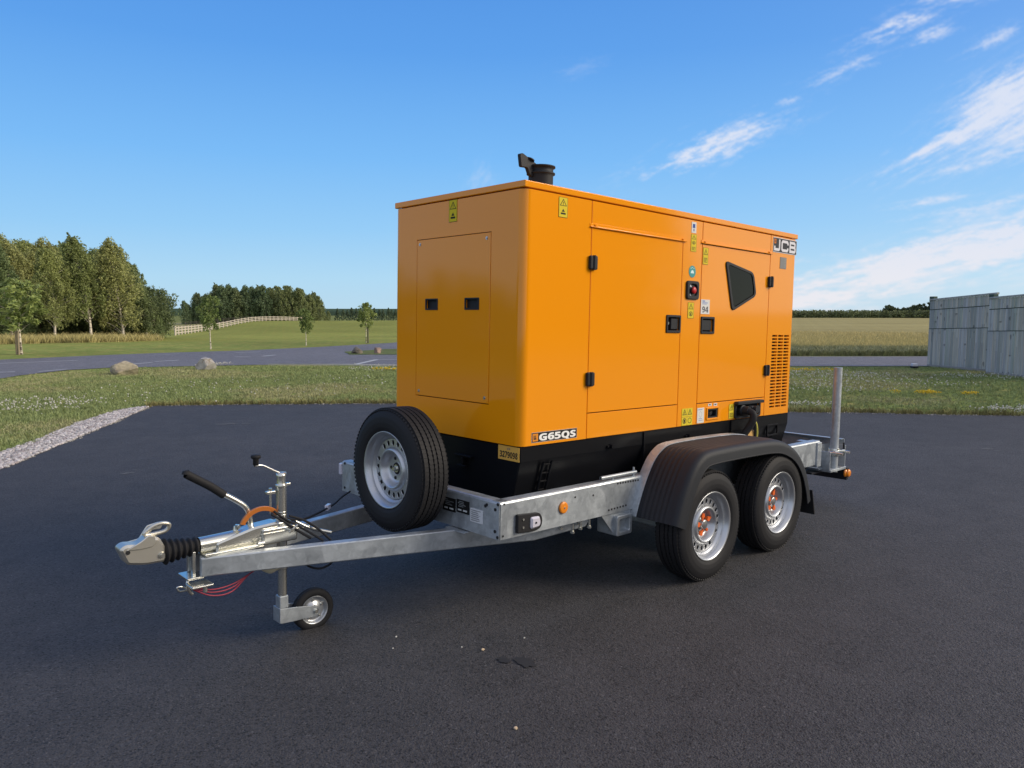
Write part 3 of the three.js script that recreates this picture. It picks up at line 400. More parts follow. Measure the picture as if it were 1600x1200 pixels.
  { const g = new THREE.CylinderGeometry(.036, .036, .0016, 32); g.rotateX(Math.PI / 2); g.translate(1.43, 1.752, .0012); const c = clean(g), p = c.attributes.position, uv = c.attributes.uv; for (let i = 0; i < p.count; i++) uv.setXY(i, (p.getX(i) - 1.394) / .072, (p.getY(i) - 1.716) / .072); new MB().add(c).build('round_label', std({ map: canvasTex(96, 96, (x) => { x.fillStyle = '#0f8f95'; x.fillRect(0, 0, 96, 96); x.fillStyle = '#d5ecec'; x.beginPath(); x.arc(48, 56, 20, 3.14, 6.28); x.fill(); x.fillRect(24, 56, 48, 6); x.fillRect(22, 18, 12, 6); x.fillRect(42, 12, 12, 6); x.fillRect(62, 18, 12, 6); }), roughness: .5 }), gen, { uv: 0 }); }
  sticker('noise_label', white(96, 110, (x) => { x.fillStyle = '#5a78b8'; x.fillRect(14, 8, 30, 8); x.fillRect(14, 22, 60, 5); x.fillRect(14, 32, 48, 4); x.fillStyle = '#141c30'; x.font = 'bold 62px ' + F; x.textAlign = 'center'; x.fillText('94', 48, 98); }), 1.536, 1.634, 1.498, 1.588, door2);
  { const t = canvasTex(384, 112, (x, w, h) => { x.fillStyle = '#2c3038'; x.fillRect(0, 0, w, h); x.fillStyle = '#d9d9dc'; x.fillRect(0, 0, w, 4); x.fillRect(0, h - 4, w, 4); x.fillRect(0, 0, 4, h); x.fillRect(w - 4, 0, 4, h); x.fillStyle = '#e07a10'; x.fillRect(14, 12, 30, 34); x.fillStyle = '#20242a'; x.fillRect(20, 18, 8, 22); x.fillRect(32, 18, 5, 22); x.strokeStyle = '#dcdce2'; x.lineWidth = 25; x.lineJoin = 'miter';
    x.lineWidth = 21; x.beginPath(); x.moveTo(100, 12); x.lineTo(100, 80); x.quadraticCurveTo(98, 90, 86, 90); x.lineTo(24, 90); x.lineTo(24, 64); x.stroke();
    x.beginPath(); x.moveTo(236, 46); x.lineTo(236, 34); x.lineTo(226, 23); x.lineTo(150, 23); x.lineTo(140, 33); x.lineTo(140, 80); x.lineTo(150, 90); x.lineTo(226, 90); x.lineTo(236, 80); x.lineTo(236, 68); x.stroke();
    x.beginPath(); x.moveTo(274, 12); x.lineTo(274, 101); x.moveTo(264, 23); x.lineTo(346, 23); x.lineTo(354, 31); x.lineTo(354, 46); x.lineTo(346, 56); x.lineTo(270, 56); x.moveTo(346, 56); x.lineTo(358, 66); x.lineTo(358, 82); x.lineTo(350, 90); x.lineTo(264, 90); x.stroke(); });
    sticker('logo_plate', t, 2.405, 2.745, 1.950, 2.053, rear); }
  sticker('rating_plate', canvasTex(64, 96, (x) => { x.fillStyle = '#8b8d8c'; x.fillRect(0, 0, 64, 96); x.fillStyle = '#5c5e5e'; for (let i = 0; i < 11; i++) x.fillRect(6, 8 + i * 8, 30 + (i * 13) % 22, 2); x.strokeStyle = '#66686a'; x.lineWidth = 3; x.strokeRect(1, 1, 62, 94); }), 2.512, 2.602, 1.842, 1.922, rear);
  sticker('model_plate', canvasTex(448, 68, (x, w, h) => { x.fillStyle = '#0c0c0e'; x.fillRect(0, 0, w, h); x.strokeStyle = '#c9c9c4'; x.lineWidth = 2; x.strokeRect(1, 1, w - 2, h - 2); x.fillStyle = '#e08a1a'; x.fillRect(8, 8, 52, 52); x.fillStyle = '#17130c'; x.fillRect(18, 20, 9, 28); x.fillRect(33, 20, 7, 28); x.fillRect(18, 40, 26, 7); x.fillStyle = '#f0f0ee'; x.font = 'bold 62px ' + F; x.textBaseline = 'middle'; x.save(); x.translate(66, 36); const m = x.measureText('G65QS').width; x.scale(372 / m, 1); x.fillText('G65QS', 0, 0); x.strokeStyle = '#f0f0ee'; x.lineWidth = 3; x.strokeText('G65QS', 0, 0); x.restore(); }), .078, .413, .820, .871, front);
  sticker('number_plate', canvasTex(320, 148, (x, w, h) => { x.fillStyle = '#dba94a'; x.fillRect(0, 0, w, h); x.fillStyle = '#2a3a66'; x.font = 'bold 30px ' + F; x.textAlign = 'center'; x.fillText('JCB', 160, 40); x.fillStyle = '#15120c'; x.font = 'bold 88px ' + F; const m = x.measureText('3279098').width; x.save(); x.translate(160, 122); x.scale(272 / m, 1); x.fillText('3279098', 0, 0); x.strokeStyle = '#15120c'; x.lineWidth = 3; x.strokeText('3279098', 0, 0); x.restore(); }), -.165, -.010, .728, .800, base, .008);
  const four = canvasTex(128, 136, (x, w, h) => { x.fillStyle = '#d8c422'; x.fillRect(0, 0, w, h); for (const [cx, cy, k] of [[32, 32, 't'], [96, 32, 't'], [32, 100, 'o'], [96, 100, 'c']]) { x.strokeStyle = x.fillStyle = '#2a2610'; x.lineWidth = 5; if (k === 't') { x.beginPath(); x.moveTo(cx, cy - 22); x.lineTo(cx + 22, cy + 18); x.lineTo(cx - 22, cy + 18); x.closePath(); x.stroke(); x.fillRect(cx - 3, cy - 6, 6, 18); } else { x.beginPath(); x.arc(cx, cy, 20, 0, 6.28); x.stroke(); if (k === 'o') x.fillRect(cx - 10, cy - 12, 20, 26); } } x.fillStyle = '#b06a10'; x.fillRect(62, 0, 3, h); x.fillRect(0, 67, w, 3); });
  sticker('warning_label', four, 1.372, 1.486, .809, .914, gen);
  sticker('info_label', white(96, 110, (x) => { x.fillStyle = '#8896b8'; x.fillRect(10, 10, 60, 6); x.beginPath(); x.arc(44, 48, 20, 0, 6.28); x.stroke(); x.fillRect(20, 76, 50, 5); x.fillRect(20, 88, 60, 5); }), 1.540, 1.616, .812, .908, gen);
  sticker('warning_label', wD, 1.912, 1.972, .814, .912, gen);
  sticker('info_label', white(48, 32, (x) => x.fillRect(12, 8, 24, 14)), 1.66, 1.70, .913, .930, gen); sticker('info_label', white(48, 32, (x) => x.fillRect(10, 8, 28, 14)), 1.725, 1.765, .912, .929, gen);
}

// ---------------------------------------------------------------- trailer
const trailer = tilted('plant_trailer', 'galvanised twin axle trailer with drawbar, spare wheel and black mudguards under the generator', 'trailer', [1.4, 0, -W / 2]);
const ZC = -W / 2, mz = (z) => 2 * ZC - z;
function tyreGeo() {
  const half = [[.186, .070], [.196, .082], [.212, .089], [.216, .0905], [.236, .0935], [.240, .0925], [.262, .0915], [.266, .0895], [.285, .084], [.297, .0745], [.3035, .066]];
  const prof = [...half, ...half.map(([r, z]) => [r, -z]).reverse()];
  const body = new MB().lathe(prof, [0, 0, 0], 'z', 72), tread = new MB(), N = 88;
  for (const [z0, z1, cnt, sk] of [[.046, .068, N, 0], [.0155, .038, N, .3], [-.0085, .0085, N, -.3], [-.038, -.0155, N, .3], [-.068, -.046, N, 0]]) for (let i = 0; i < cnt; i++) {
    const a = (i + (z0 > .03 || z0 < -.05 ? .5 : 0)) / cnt * 2 * Math.PI, w = 2 * Math.PI * .312 / cnt * .95, g = new THREE.BoxGeometry(w, .0105, z1 - z0);
    g.rotateY(sk * .6); g.translate(0, .3068 - (Math.abs(z0 + z1) / 2 > .05 ? .0012 : 0), (z0 + z1) / 2); g.rotateZ(a); tread.add(g);
  }
  for (const s of [1, -1]) for (let i = 0; i < N; i++) { const a = (i + .5) / N * 2 * Math.PI, g = new THREE.BoxGeometry(.012, .018, .006); g.rotateX(s * .62); g.translate(0, .2955, s * .0725); g.rotateZ(a); tread.add(g); }
  return [mergeGeometries(body.g), mergeGeometries(tread.g)];
}
const [tyreBody, tyreTread] = tyreGeo();
const rimGeo = (() => {
  const m = new MB();
  m.lathe([[.150, -.07], [.152, .026], [.156, .034], [.160, .040], [.1665, .044], [.170, .050], [.171, .061], [.178, .069], [.181, .076], [.187, .082], [.193, .085], [.194, .080], [.189, .074], [.184, .066], [.176, .05], [.168, .03], [.158, -.07]], [0, 0, 0], 'z', 64);
  m.lathe([[.1135, .034], [.110, .041], [.104, .050], [.097, .054], [.090, .052], [.082, .041], [.076, .026], [.070, .016], [.062, .012], [.0335, .010], [.033, .014], [.031, .016], [.029, .010], [.029, -.03]], [0, 0, 0], 'z', 64);
  const s = new THREE.Shape(); s.absarc(0, 0, .1535, 0, 2 * Math.PI); const c = new THREE.Path(); c.absarc(0, 0, .111, 0, 2 * Math.PI, true); s.holes.push(c);
  for (let i = 0; i < 20; i++) { if (i % 10 === 7) continue; const a = i / 20 * 2 * Math.PI, h = new THREE.Path(); h.absellipse(Math.cos(a) * .1335, Math.sin(a) * .1325, .0140, .0098, 0, 2 * Math.PI, true, a); s.holes.push(h); }
  const g = new THREE.ExtrudeGeometry(s, { depth: .003, bevelEnabled: true, bevelSize: .0012, bevelOffset: -.0012, bevelThickness: .0012, bevelSegments: 1, curveSegments: 48 }); g.translate(0, 0, .031); m.add(g);
  return mergeGeometries(m.g);
})();
function part(name, geo, mat, parent) { const m = shadow(new THREE.Mesh(geo, mat)); m.name = name; parent.add(m); return m; }
boxUV(tyreBody); boxUV(tyreTread); boxUV(rimGeo);
function wheel(name, x, y, z, rotY, spare, spin) {
  const g = new THREE.Group(); g.name = name; g.position.set(x, y, z).sub(OFF); g.rotation.set(0, rotY, 0); trailer.add(g);
  const s = new THREE.Group();
  const t = part('tyre', tyreBody, M.rubber, g), tr = part('tread', tyreTread, M.rubber, g), r = part('rim', rimGeo, M.rim, g); r.rotation.z = spin; t.rotation.z = tr.rotation.z = spin * .7;
  const bl = (n, geo, mat) => { const p = part(n, geo, mat, g); p.rotation.z = spin; return p; };
  bl('hub_drum', boxUV(mergeGeometries(new MB().cyl(.148, .06, [0, 0, -.03], 'z', .148, 32).g)), M.dark);
  for (let i = 0; i < 5; i++) {
    const a = i / 5 * 2 * Math.PI + .3, px = Math.cos(a) * .052, py = Math.sin(a) * .052;
    if (spare) bl('bolt_hole', boxUV(mergeGeometries(new MB().cyl(.0085, .006, [px, py, .0105], 'z', .0085, 14).g)), M.dark);
    else { bl('wheel_nut', boxUV(mergeGeometries(new MB().cyl(.0115, .022, [px, py, .021], 'z', .0100, 6).g)), i % 2 ? M.steel : M.orange); if (i % 5 < 4) { const b = new MB().cyl(.0150, .010, [0, 0, 0], 'z', .0140, 14).poly([[-.008, .010], [.008, .010], [.003, .030], [-.003, .030]], -.003, .004, .001); const q = mergeGeometries(b.g); q.rotateZ(a + (i % 2 ? 1.2 : -1.9)); q.translate(px, py, .0305); bl('nut_indicator', boxUV(q), M.orange); } }
  }
  if (spare) bl('centre_bore', boxUV(mergeGeometries(new MB().cyl(.030, .004, [0, 0, .013], 'z', .030, 24).g)), M.dark), bl('carrier_nut', boxUV(mergeGeometries(new MB().cyl(.011, .03, [0, 0, .022], 'z', .011, 6).cyl(.02, .004, [0, 0, .017], 'z', .02, 20).g)), M.zinc);
  else bl('hub_cap', boxUV(mergeGeometries(new MB().lathe([[.028, .008], [.028, .036], [.024, .042], [0, .044]], [0, 0, 0], 'z', 24).g)), M.steel);
  return g;
}
const WY = (x) => .3115 + .0257 * (x - 1.1), WZ = .402 - .078;
wheel('wheel', 1.099, WY(1.099), WZ, 0, false, .2); wheel('wheel', 1.875, WY(1.875), WZ, 0, false, 1.1);
wheel('wheel', 1.099, WY(1.099), mz(WZ), Math.PI, false, .5); wheel('wheel', 1.875, WY(1.875), mz(WZ), Math.PI, false, 2.0);
wheel('spare_wheel', -.372, .672, -.492, -Math.PI / 2, true, .35);
{ // axles
  for (const x of [1.099, 1.875]) new MB().box(.07, .07, 1.62, [x - .08, .30, ZC], .01).cyl(.03, 1.72, [x, WY(x), ZC], 'z', .03, 16).build('axle', M.galv, trailer);
  new MB().bb(-.36, -.25, .63, .71, -.50, -.48).bb(-.30, -.235, .45, .72, -.56, -.42).build('spare_wheel_bracket', M.galv, trailer);
}
// chassis: pressed C-section side rails, front and rear beams
const zr = .12, xr = -.237, y0 = .408, y1 = .587;
const chanSide = (s, z, x0, x1) => { const b = new MB(), t = .004, f = .055; const p = new THREE.Shape(); // section in (z,y), outer face towards +s
  const P = (zz, yy) => [s * zz, yy]; const pts = [[0, y0], [0, y1 - .010], [-.003, y1 - .003], [-.010, y1], [-f, y1], [-f, y1 - t], [-.010, y1 - t], [-t, y1 - .011], [-t, y0 + t], [-f, y0 + t], [-f, y0]];
  b.poly(pts.map(([a, c]) => P(a, c)), x0, x1, 0, [], [0, Math.PI / 2, 0]); // shape x -> -z after the turn
  return b; };
{
  const b = new MB(); const pts = [[0, y0], [0, y1 - .012], [-.004, y1 - .004], [-.012, y1], [-.058, y1], [-.058, y1 - .004], [-.012, y1 - .004], [-.004, y1 - .012], [-.004, y0 + .004], [-.058, y0 + .004], [-.058, y0]];
  // rotating a shape (a, c) pushed along +z by +90 degrees about y puts a on -z and depth on +x
  const near = new MB().poly(pts.map(([a, c]) => [-(a + zr), c]), xr + .006, 3.02, 0, [], [0, Math.PI / 2, 0]).build('side_rail', M.galv, trailer);
  new MB().poly(pts.map(([a, c]) => [-(mz(zr) - a), c]).reverse(), xr + .006, 3.02, 0, [], [0, Math.PI / 2, 0]).build('side_rail', M.galv, trailer);
  const holes = new MB(); for (let i = 0; i < 9; i++) holes.cyl(.0055, .004, [.62 + i * .022, .567 - i * .0005, zr + .0005], 'z', .0055, 8); for (let i = 0; i < 7; i++) holes.cyl(.0055, .004, [.55 + i * .024, .432 + i * .0008, zr + .0005], 'z', .0055, 8); for (const [x, y] of [[-.21, .575], [-.215, .425], [.28, .54], [.42, .53]]) holes.cyl(.005, .004, [x, y, zr + .0005], 'z', .005, 8);
  holes.build('rivet', M.dark, near, { kind: 'stuff' });
  // front beam
  const fp = pts.map(([a, c]) => [a, c]);
  const beam = new MB().poly(pts.map(([a, c]) => [xr - a, c]).reverse(), mz(zr) - .06, zr - .004, 0).build('front_beam', M.galv, trailer);
  for (const [y, z] of [[.575, .108], [.42, .108], [.548, .09], [.445, .09], [.553, .02], [.575, mz(zr) - .03], [.43, mz(zr) - .03], [.56, .03]]) new MB().cyl(.008, .004, [xr - .001, y, z], 'x', .007, 10).build('bolt', M.dark, beam);
  const F = 'sans-serif';
  const plate = (name, tex, z0, z1, ya, yb) => { const g = new THREE.BoxGeometry(z1 - z0, yb - ya, .0016); g.rotateY(-Math.PI / 2); g.translate(xr - .0012, (ya + yb) / 2, (z0 + z1) / 2); new MB().add(g).build(name, std({ map: tex, roughness: .5 }), beam, { uv: 0 }); };
  const data = (seed) => canvasTex(128, 80, (x) => { x.fillStyle = '#0b0c0e'; x.fillRect(0, 0, 128, 80); const R = rng(seed); x.fillStyle = '#9aa0a4'; for (let i = 0; i < 4; i++) x.fillRect(8 + R() * 20, 10 + i * 10, 30 + R() * 60, 3); x.fillStyle = '#c4c8ca'; x.fillRect(14, 58, 36, 10); x.fillRect(66, 58, 40, 10); });
  plate('data_plate', data(1), -.300, -.200, .478, .545); plate('data_plate', data(2), -.193, -.096, .486, .550);
  plate('info_label', canvasTex(128, 104, (x) => { x.fillStyle = '#cfd2d6'; x.fillRect(0, 0, 128, 104); x.fillStyle = '#55585e'; for (let i = 0; i < 6; i++) { x.fillRect(10, 12 + i * 15, 96 - (i * 29) % 34, 4); x.fillRect(10, 18 + i * 15, 60 + (i * 17) % 40, 2); } }), -.088, .004, .460, .526);
  // rear beam and rear cross member
  new MB().poly(pts.map(([a, c]) => [3.40 + a, c - .015]), mz(zr) - .04, zr + .02, 0).build('rear_beam', M.galv, trailer);
  new MB().bb(2.96, 3.03, .39, .575, zr - .16, zr + .012, .006).build('rear_bracket', M.galv, trailer); new MB().bb(2.96, 3.03, .39, .575, mz(zr) - .012, mz(zr) + .16, .006).build('rear_bracket', M.galv, trailer);
  new MB().bb(3.02, 3.395, .36, .372, zr - .10, zr, .002).bb(3.02, 3.40, .36, .52, zr - .105, zr - .10, .001).build('rear_deck', M.galv, trailer);
  for (const x of [.45, 1.48, 2.6]) new MB().bb(x - .04, x + .04, .41, .50, mz(zr) + .06, zr - .06, .004).build('cross_member', M.galv, trailer);
}
// drawbar arms running from the coupling under the frame
{
  const A = [-1.377, -.48], B = [-.237, -.157], dx = B[0] - A[0], dz = B[1] - A[1], Ld = Math.hypot(dx, dz), ang = Math.atan2(dz, dx);
  const S = (x) => (x - A[0]) / (B[0] - A[0]) * Ld;
  const side = [[0, .326], [S(-.45), .312], [S(.16), .300], [S(.46), .34], [S(.50), .402], [S(-.237), .404], [0, .406]];
  for (const far of [0, 1]) {
    const m = new MB().poly(side.filter((p, i) => i !== 5), -.052, 0, .005, [], [0, far ? ang : -ang, 0], far ? [A[0], 0, mz(A[1]) - 0] : [A[0], 0, A[1]]);
    if (far) m.g[0].translate(Math.sin(ang) * 0, 0, .052);
    const arm = m.build('drawbar_arm', M.galv, trailer);
    if (!far) { const n = (x) => A[1] + (x - A[0]) * dz / dx; for (const [x, y] of [[.30, .352], [.40, .365], [-.245, .398]]) new MB().cyl(.008, .03, [x, y, n(x) + .004], 'z', .008, 6).build('bolt', M.zinc, arm); new MB().bb(-.27, -.19, .398, .404, n(-.23) - .09, n(-.23) + .06, .002).build('gusset', M.galv, arm); }
  }
}
// square support socket, hangers and tie rail on the near side
{
  const s = new MB().poly([[.50, .405], [.75, .405], [.74, .30], [.655, .272], [.61, .285]], zr - .02, zr - .008, .002).build('jack_bracket', M.galv, trailer);
  new MB().poly(roundPoly(rectPath(.60, .73, .282, .392), .012), zr - .12, zr + .02, .003, [roundPoly(rectPath(.622, .708, .302, .372), .01)]).build('square_socket', M.galv, s);
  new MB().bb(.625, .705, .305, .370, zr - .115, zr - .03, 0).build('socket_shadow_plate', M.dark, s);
  const h = new MB(); for (const [x, y] of [[.36, .40], [.43, .395], [.30, .39]]) h.cyl(.006, .05, [x, y - .02, zr - .03], 'y', .006, 8).cyl(.012, .012, [x, y - .04, zr - .03], 'y', .012, 6); h.build('hanger_bolt', M.zinc, trailer);
  new MB().tube([[.50, .606, zr - .02], [.80, .606, zr - .02]], .010, 4, 10).cyl(.006, .03, [.60, .592, zr - .02], 'y', .006, 8).cyl(.008, .05, [.78, .61, zr - .02], 'y', .006, 8).build('tie_rail', M.galv, trailer);
}
// mudguards
function sweepGeo(path, sec) { // path: [x,y] outer line; sec: [z, inset]
  const n = path.length, nor = path.map((p, i) => { const a = path[Math.max(0, i - 1)], b = path[Math.min(n - 1, i + 1)], dx = b[0] - a[0], dy = b[1] - a[1], L = Math.hypot(dx, dy); return [-dy / L, dx / L]; });
  const pos = [], idx = [], m = sec.length; path.forEach((p, i) => sec.forEach(([z, o]) => pos.push(p[0] - nor[i][0] * o, p[1] - nor[i][1] * o, z)));
  for (let i = 0; i < n - 1; i++) for (let j = 0; j < m - 1; j++) { const a = i * m + j, b = a + 1, c = a + m, d = c + 1; idx.push(a, c, b, b, c, d); }
  const g = new THREE.BufferGeometry(); g.setAttribute('position', new THREE.Float32BufferAttribute(pos, 3)); g.setIndex(idx); g.computeVertexNormals(); return g;
}
{
  const key = [[.742, .372], [.775, .455], [.825, .56], [.895, .665], [.97, .722], [1.07, .746], [1.4, .750], [1.75, .742], [1.92, .712], [2.07, .645], [2.185, .54], [2.26, .41], [2.298, .30]];
  const path = new THREE.CatmullRomCurve3(key.map((p) => new THREE.Vector3(p[0], p[1], 0)), false, 'catmullrom', .5).getSpacedPoints(56).map((v) => [v.x, v.y]);
  const top = []; for (let i = 0; i <= 26; i++) { const z = .15 + i / 26 * .20; top.push([z, (z > .165 && z < .345 && i % 4 < 2) ? .0 : .0035]); }
  const outer = [...top, [.375, .0035], [.392, .006], [.406, .013], [.415, .025], [.420, .042], [.422, .078], [.4245, .081], [.4245, .084]];
  const inner = outer.map(([z, o]) => [z - .003, o + .006]).reverse();
  const sec = [...outer, [.419, .085], ...inner.slice(1), outer[0]];
  for (const s of [1, -1]) {
    const g = sweepGeo(path, sec); if (s < 0) { const p = g.attributes.position; for (let i = 0; i < p.count; i++) p.setZ(i, mz(p.getZ(i))); const q = Array.from(g.index.array); for (let i = 0; i < q.length; i += 3) [q[i], q[i + 1]] = [q[i + 1], q[i]]; g.setIndex(q); g.computeVertexNormals(); }
    const mg = new MB().add(g).build('mudguard', M.plastic, trailer);
    // steel inner arch and rear mud flap
    const g2 = sweepGeo(path.map(([x, y]) => [x, y]), [[.098, -.003], [.155, -.003], [.155, .004], [.098, .004], [.098, -.003]]); if (s < 0) { const p = g2.attributes.position; for (let i = 0; i < p.count; i++) p.setZ(i, mz(p.getZ(i))); g2.computeVertexNormals(); }
    new MB().add(g2).poly([[.72, .43], [.80, .45], [.83, .56], [.90, .66], [.97, .71], [2.0, .70], [2.25, .43], [2.2, .41], [.74, .41]], s > 0 ? .098 : mz(.104), s > 0 ? .104 : mz(.098), .001).build('inner_arch', M.galv, mg);
    const z0 = s > 0 ? .16 : mz(.425), z1 = s > 0 ? .425 : mz(.16);
    new MB().poly([[2.270, .36], [2.278, .36], [2.330, .195], [2.318, .19]], z0, z1, .001).build('mud_flap', M.rubber, mg);
    for (const z of [s > 0 ? .40 : mz(.40), s > 0 ? .2 : mz(.2)]) new MB().cyl(.009, .006, [2.293, .345, z], 'x', .009, 10).build('bolt', M.zinc, mg);
  }
}
// overrun coupling on the centre line
{
  const z = ZC;
  const housing = new MB().lathe([[.034, -1.362], [.034, -1.34], [.037, -1.25], [.042, -1.13], [.044, -1.10]].map(([r, x]) => [r, x]), [0, .445, z], 'x', 28).poly(roundPoly([[-1.30, .405], [-1.30, .452], [-1.13, .492], [-1.02, .500], [-.96, .47], [-.96, .405]], .012), z - .042, z + .042, .008).bb(-1.36, -1.10, .404, .414, z - .065, z + .07, .004).bb(-1.10, -.93, .404, .48, z - .055, z + .055, .01).build('overrun_housing', M.zinc, trailer);
  new MB().cyl(.012, .02, [-1.20, .492, z], 'y', .008, 10).cyl(.009, .03, [-1.115, .425, z + .068], 'x', .009, 10).cyl(.006, .24, [-1.24, .417, z + .068], 'x', .006, 8).build('grease_nipple', M.zinc, housing);
  new MB().bb(-1.10, -.90, .452, .462, z + .03, z + .058, .003).cyl(.008, .22, [-.98, .457, z + .044], 'x', .006, 8).build('brake_linkage', M.zinc, housing);
  const bel = [[.030, -1.365]]; for (let i = 0; i <= 40; i++) { const t = i / 40, x = -1.37 - t * .135, taper = lerp(.033, .050, t * t * .6 + t * .4); bel.push([taper + .0065 * Math.sin(t * 5.5 * 2 * Math.PI), x]); } bel.push([.03, -1.512]);
  new MB().lathe(bel.map(([r, x]) => [r, x]).reverse(), [0, .445, z], 'x', 32).build('rubber_bellows', M.rubber, trailer);
  const head = new MB().poly(roundPoly([[-1.682, .492], [-1.655, .428], [-1.59, .414], [-1.513, .413], [-1.500, .43], [-1.508, .475], [-1.53, .517], [-1.575, .525], [-1.60, .50], [-1.66, .508]], [.012, .012, .02, .008, .006, .012, .012, .012, .02, .014]), z - .040, z + .040, .010).build('coupling_head', M.cast, trailer);
  new MB().cyl(.008, .006, [-1.652, .478, z + .041], 'z', .008, 12).build('pin_hole', M.dark, head);
  new MB().cyl(.014, .008, [-1.525, .445, z + .043], 'z', .012, 12).cyl(.007, .012, [-1.525, .445, z + .045], 'z', .007, 8).build('rivet', M.zinc, head);
  new MB().poly(roundPoly([[-1.645, .497], [-1.585, .505], [-1.553, .553], [-1.505, .562], [-1.49, .545], [-1.50, .53], [-1.535, .53], [-1.535, .49], [-1.56, .485], [-1.64, .487]], .007), z - .052, z - .043, .003).build('latch_plate', M.cast, head);
  new MB().poly(roundPoly([[-1.66, .487], [-1.605, .483], [-1.558, .486], [-1.545, .500], [-1.553, .530], [-1.575, .536], [-1.60, .517]], .008), z + .038, z + .047, .003).build('latch_plate', M.cast, head);
  new MB().tube([[-1.578, .530, z], [-1.545, .560, z + .008], [-1.508, .568, z + .012], [-1.482, .556, z + .008], [-1.495, .532, z], [-1.545, .525, z - .002]], .0085, 40, 10, true).build('grip_handle', M.cast, head);
  // stand-off bracket, breakaway cable and electrical plug under the nose
  const br = new MB().bb(-1.395, -1.375, .33, .43, z - .05, z - .03, .003).bb(-1.40, -1.385, .325, .43, z + .02, z + .035, .003).bb(-1.43, -1.36, .318, .328, z - .05, z + .06, .003).tube([[-1.41, .325, z + .02], [-1.42, .29, z + .03], [-1.41, .262, z + .03], [-1.40, .25, z + .03]], .008, 10, 8).cyl(.01, .03, [-1.37, .285, z + .09], 'y', .01, 10).bb(-1.43, -1.34, .294, .304, z + .03, z + .11, .004).build('nose_bracket', M.zinc, trailer);
  new MB().tube([[-1.415, .27, z + .03], [-1.44, .29, z + .03], [-1.462, .292, z + .03], [-1.452, .274, z + .03], [-1.42, .272, z + .03]], .004, 24, 8).build('spring_clip', M.zinc, br);
  for (const k of [0, .012, .026]) new MB().tube([[-1.40, .282 - k * .4, z + .04], [-1.33, .262 - k, z + .06], [-1.24, .262 - k * 1.2, z + .05], [-1.15, .285, z + .03], [-1.02, .33, z]], .0032, 24, 6).build('breakaway_cable', M.redWire, trailer);
  new MB().poly(roundPoly([[-1.10, .345], [-1.10, .29], [-1.055, .265], [-1.00, .285], [-.985, .33], [-.985, .345]], .014), z + .0, z + .045, .006).build('plug_holder', M.cream, trailer);
  // handbrake lever with its black grip, and the orange toothed quadrant
  const lev = new MB().tube([[-1.125, .47, z - .01], [-1.132, .53, z - .01], [-1.150, .575, z - .01], [-1.195, .613, z - .01], [-1.26, .655, z - .01]], .0135, 24, 12).build('handbrake_lever', M.zinc, trailer);
  new MB().tube([[-1.245, .645, z - .01], [-1.30, .688, z - .01], [-1.36, .727, z - .01], [-1.405, .756, z - .01]], .0185, 16, 12).lathe([[.0185, 0], [.014, .012], [0, .016]], [-1.405, .756, z - .01], 'y', 14).build('grip', M.rubber, lev);
  const q = []; const c = [-1.085, .475], ro = .105, ri = .083; for (let i = 0; i <= 18; i++) { const a = rad(160 - i / 18 * 150); q.push([c[0] + Math.cos(a) * ro, c[1] + Math.sin(a) * ro * .95]); } for (let i = 18; i >= 0; i--) { const a = rad(160 - i / 18 * 150); q.push([c[0] + Math.cos(a) * (ri + (i % 2) * .004), c[1] + Math.sin(a) * ri * .95]); }
  new MB().poly(q, z + .005, z + .021, .002).build('brake_quadrant', M.copper, trailer);
  new MB().cyl(.007, .03, [-1.195, .503, z + .013], 'z', .007, 10).cyl(.01, .02, [-1.197, .50, z + .013], 'y', .01, 10).build('pivot_bolt', M.zinc, trailer);
}
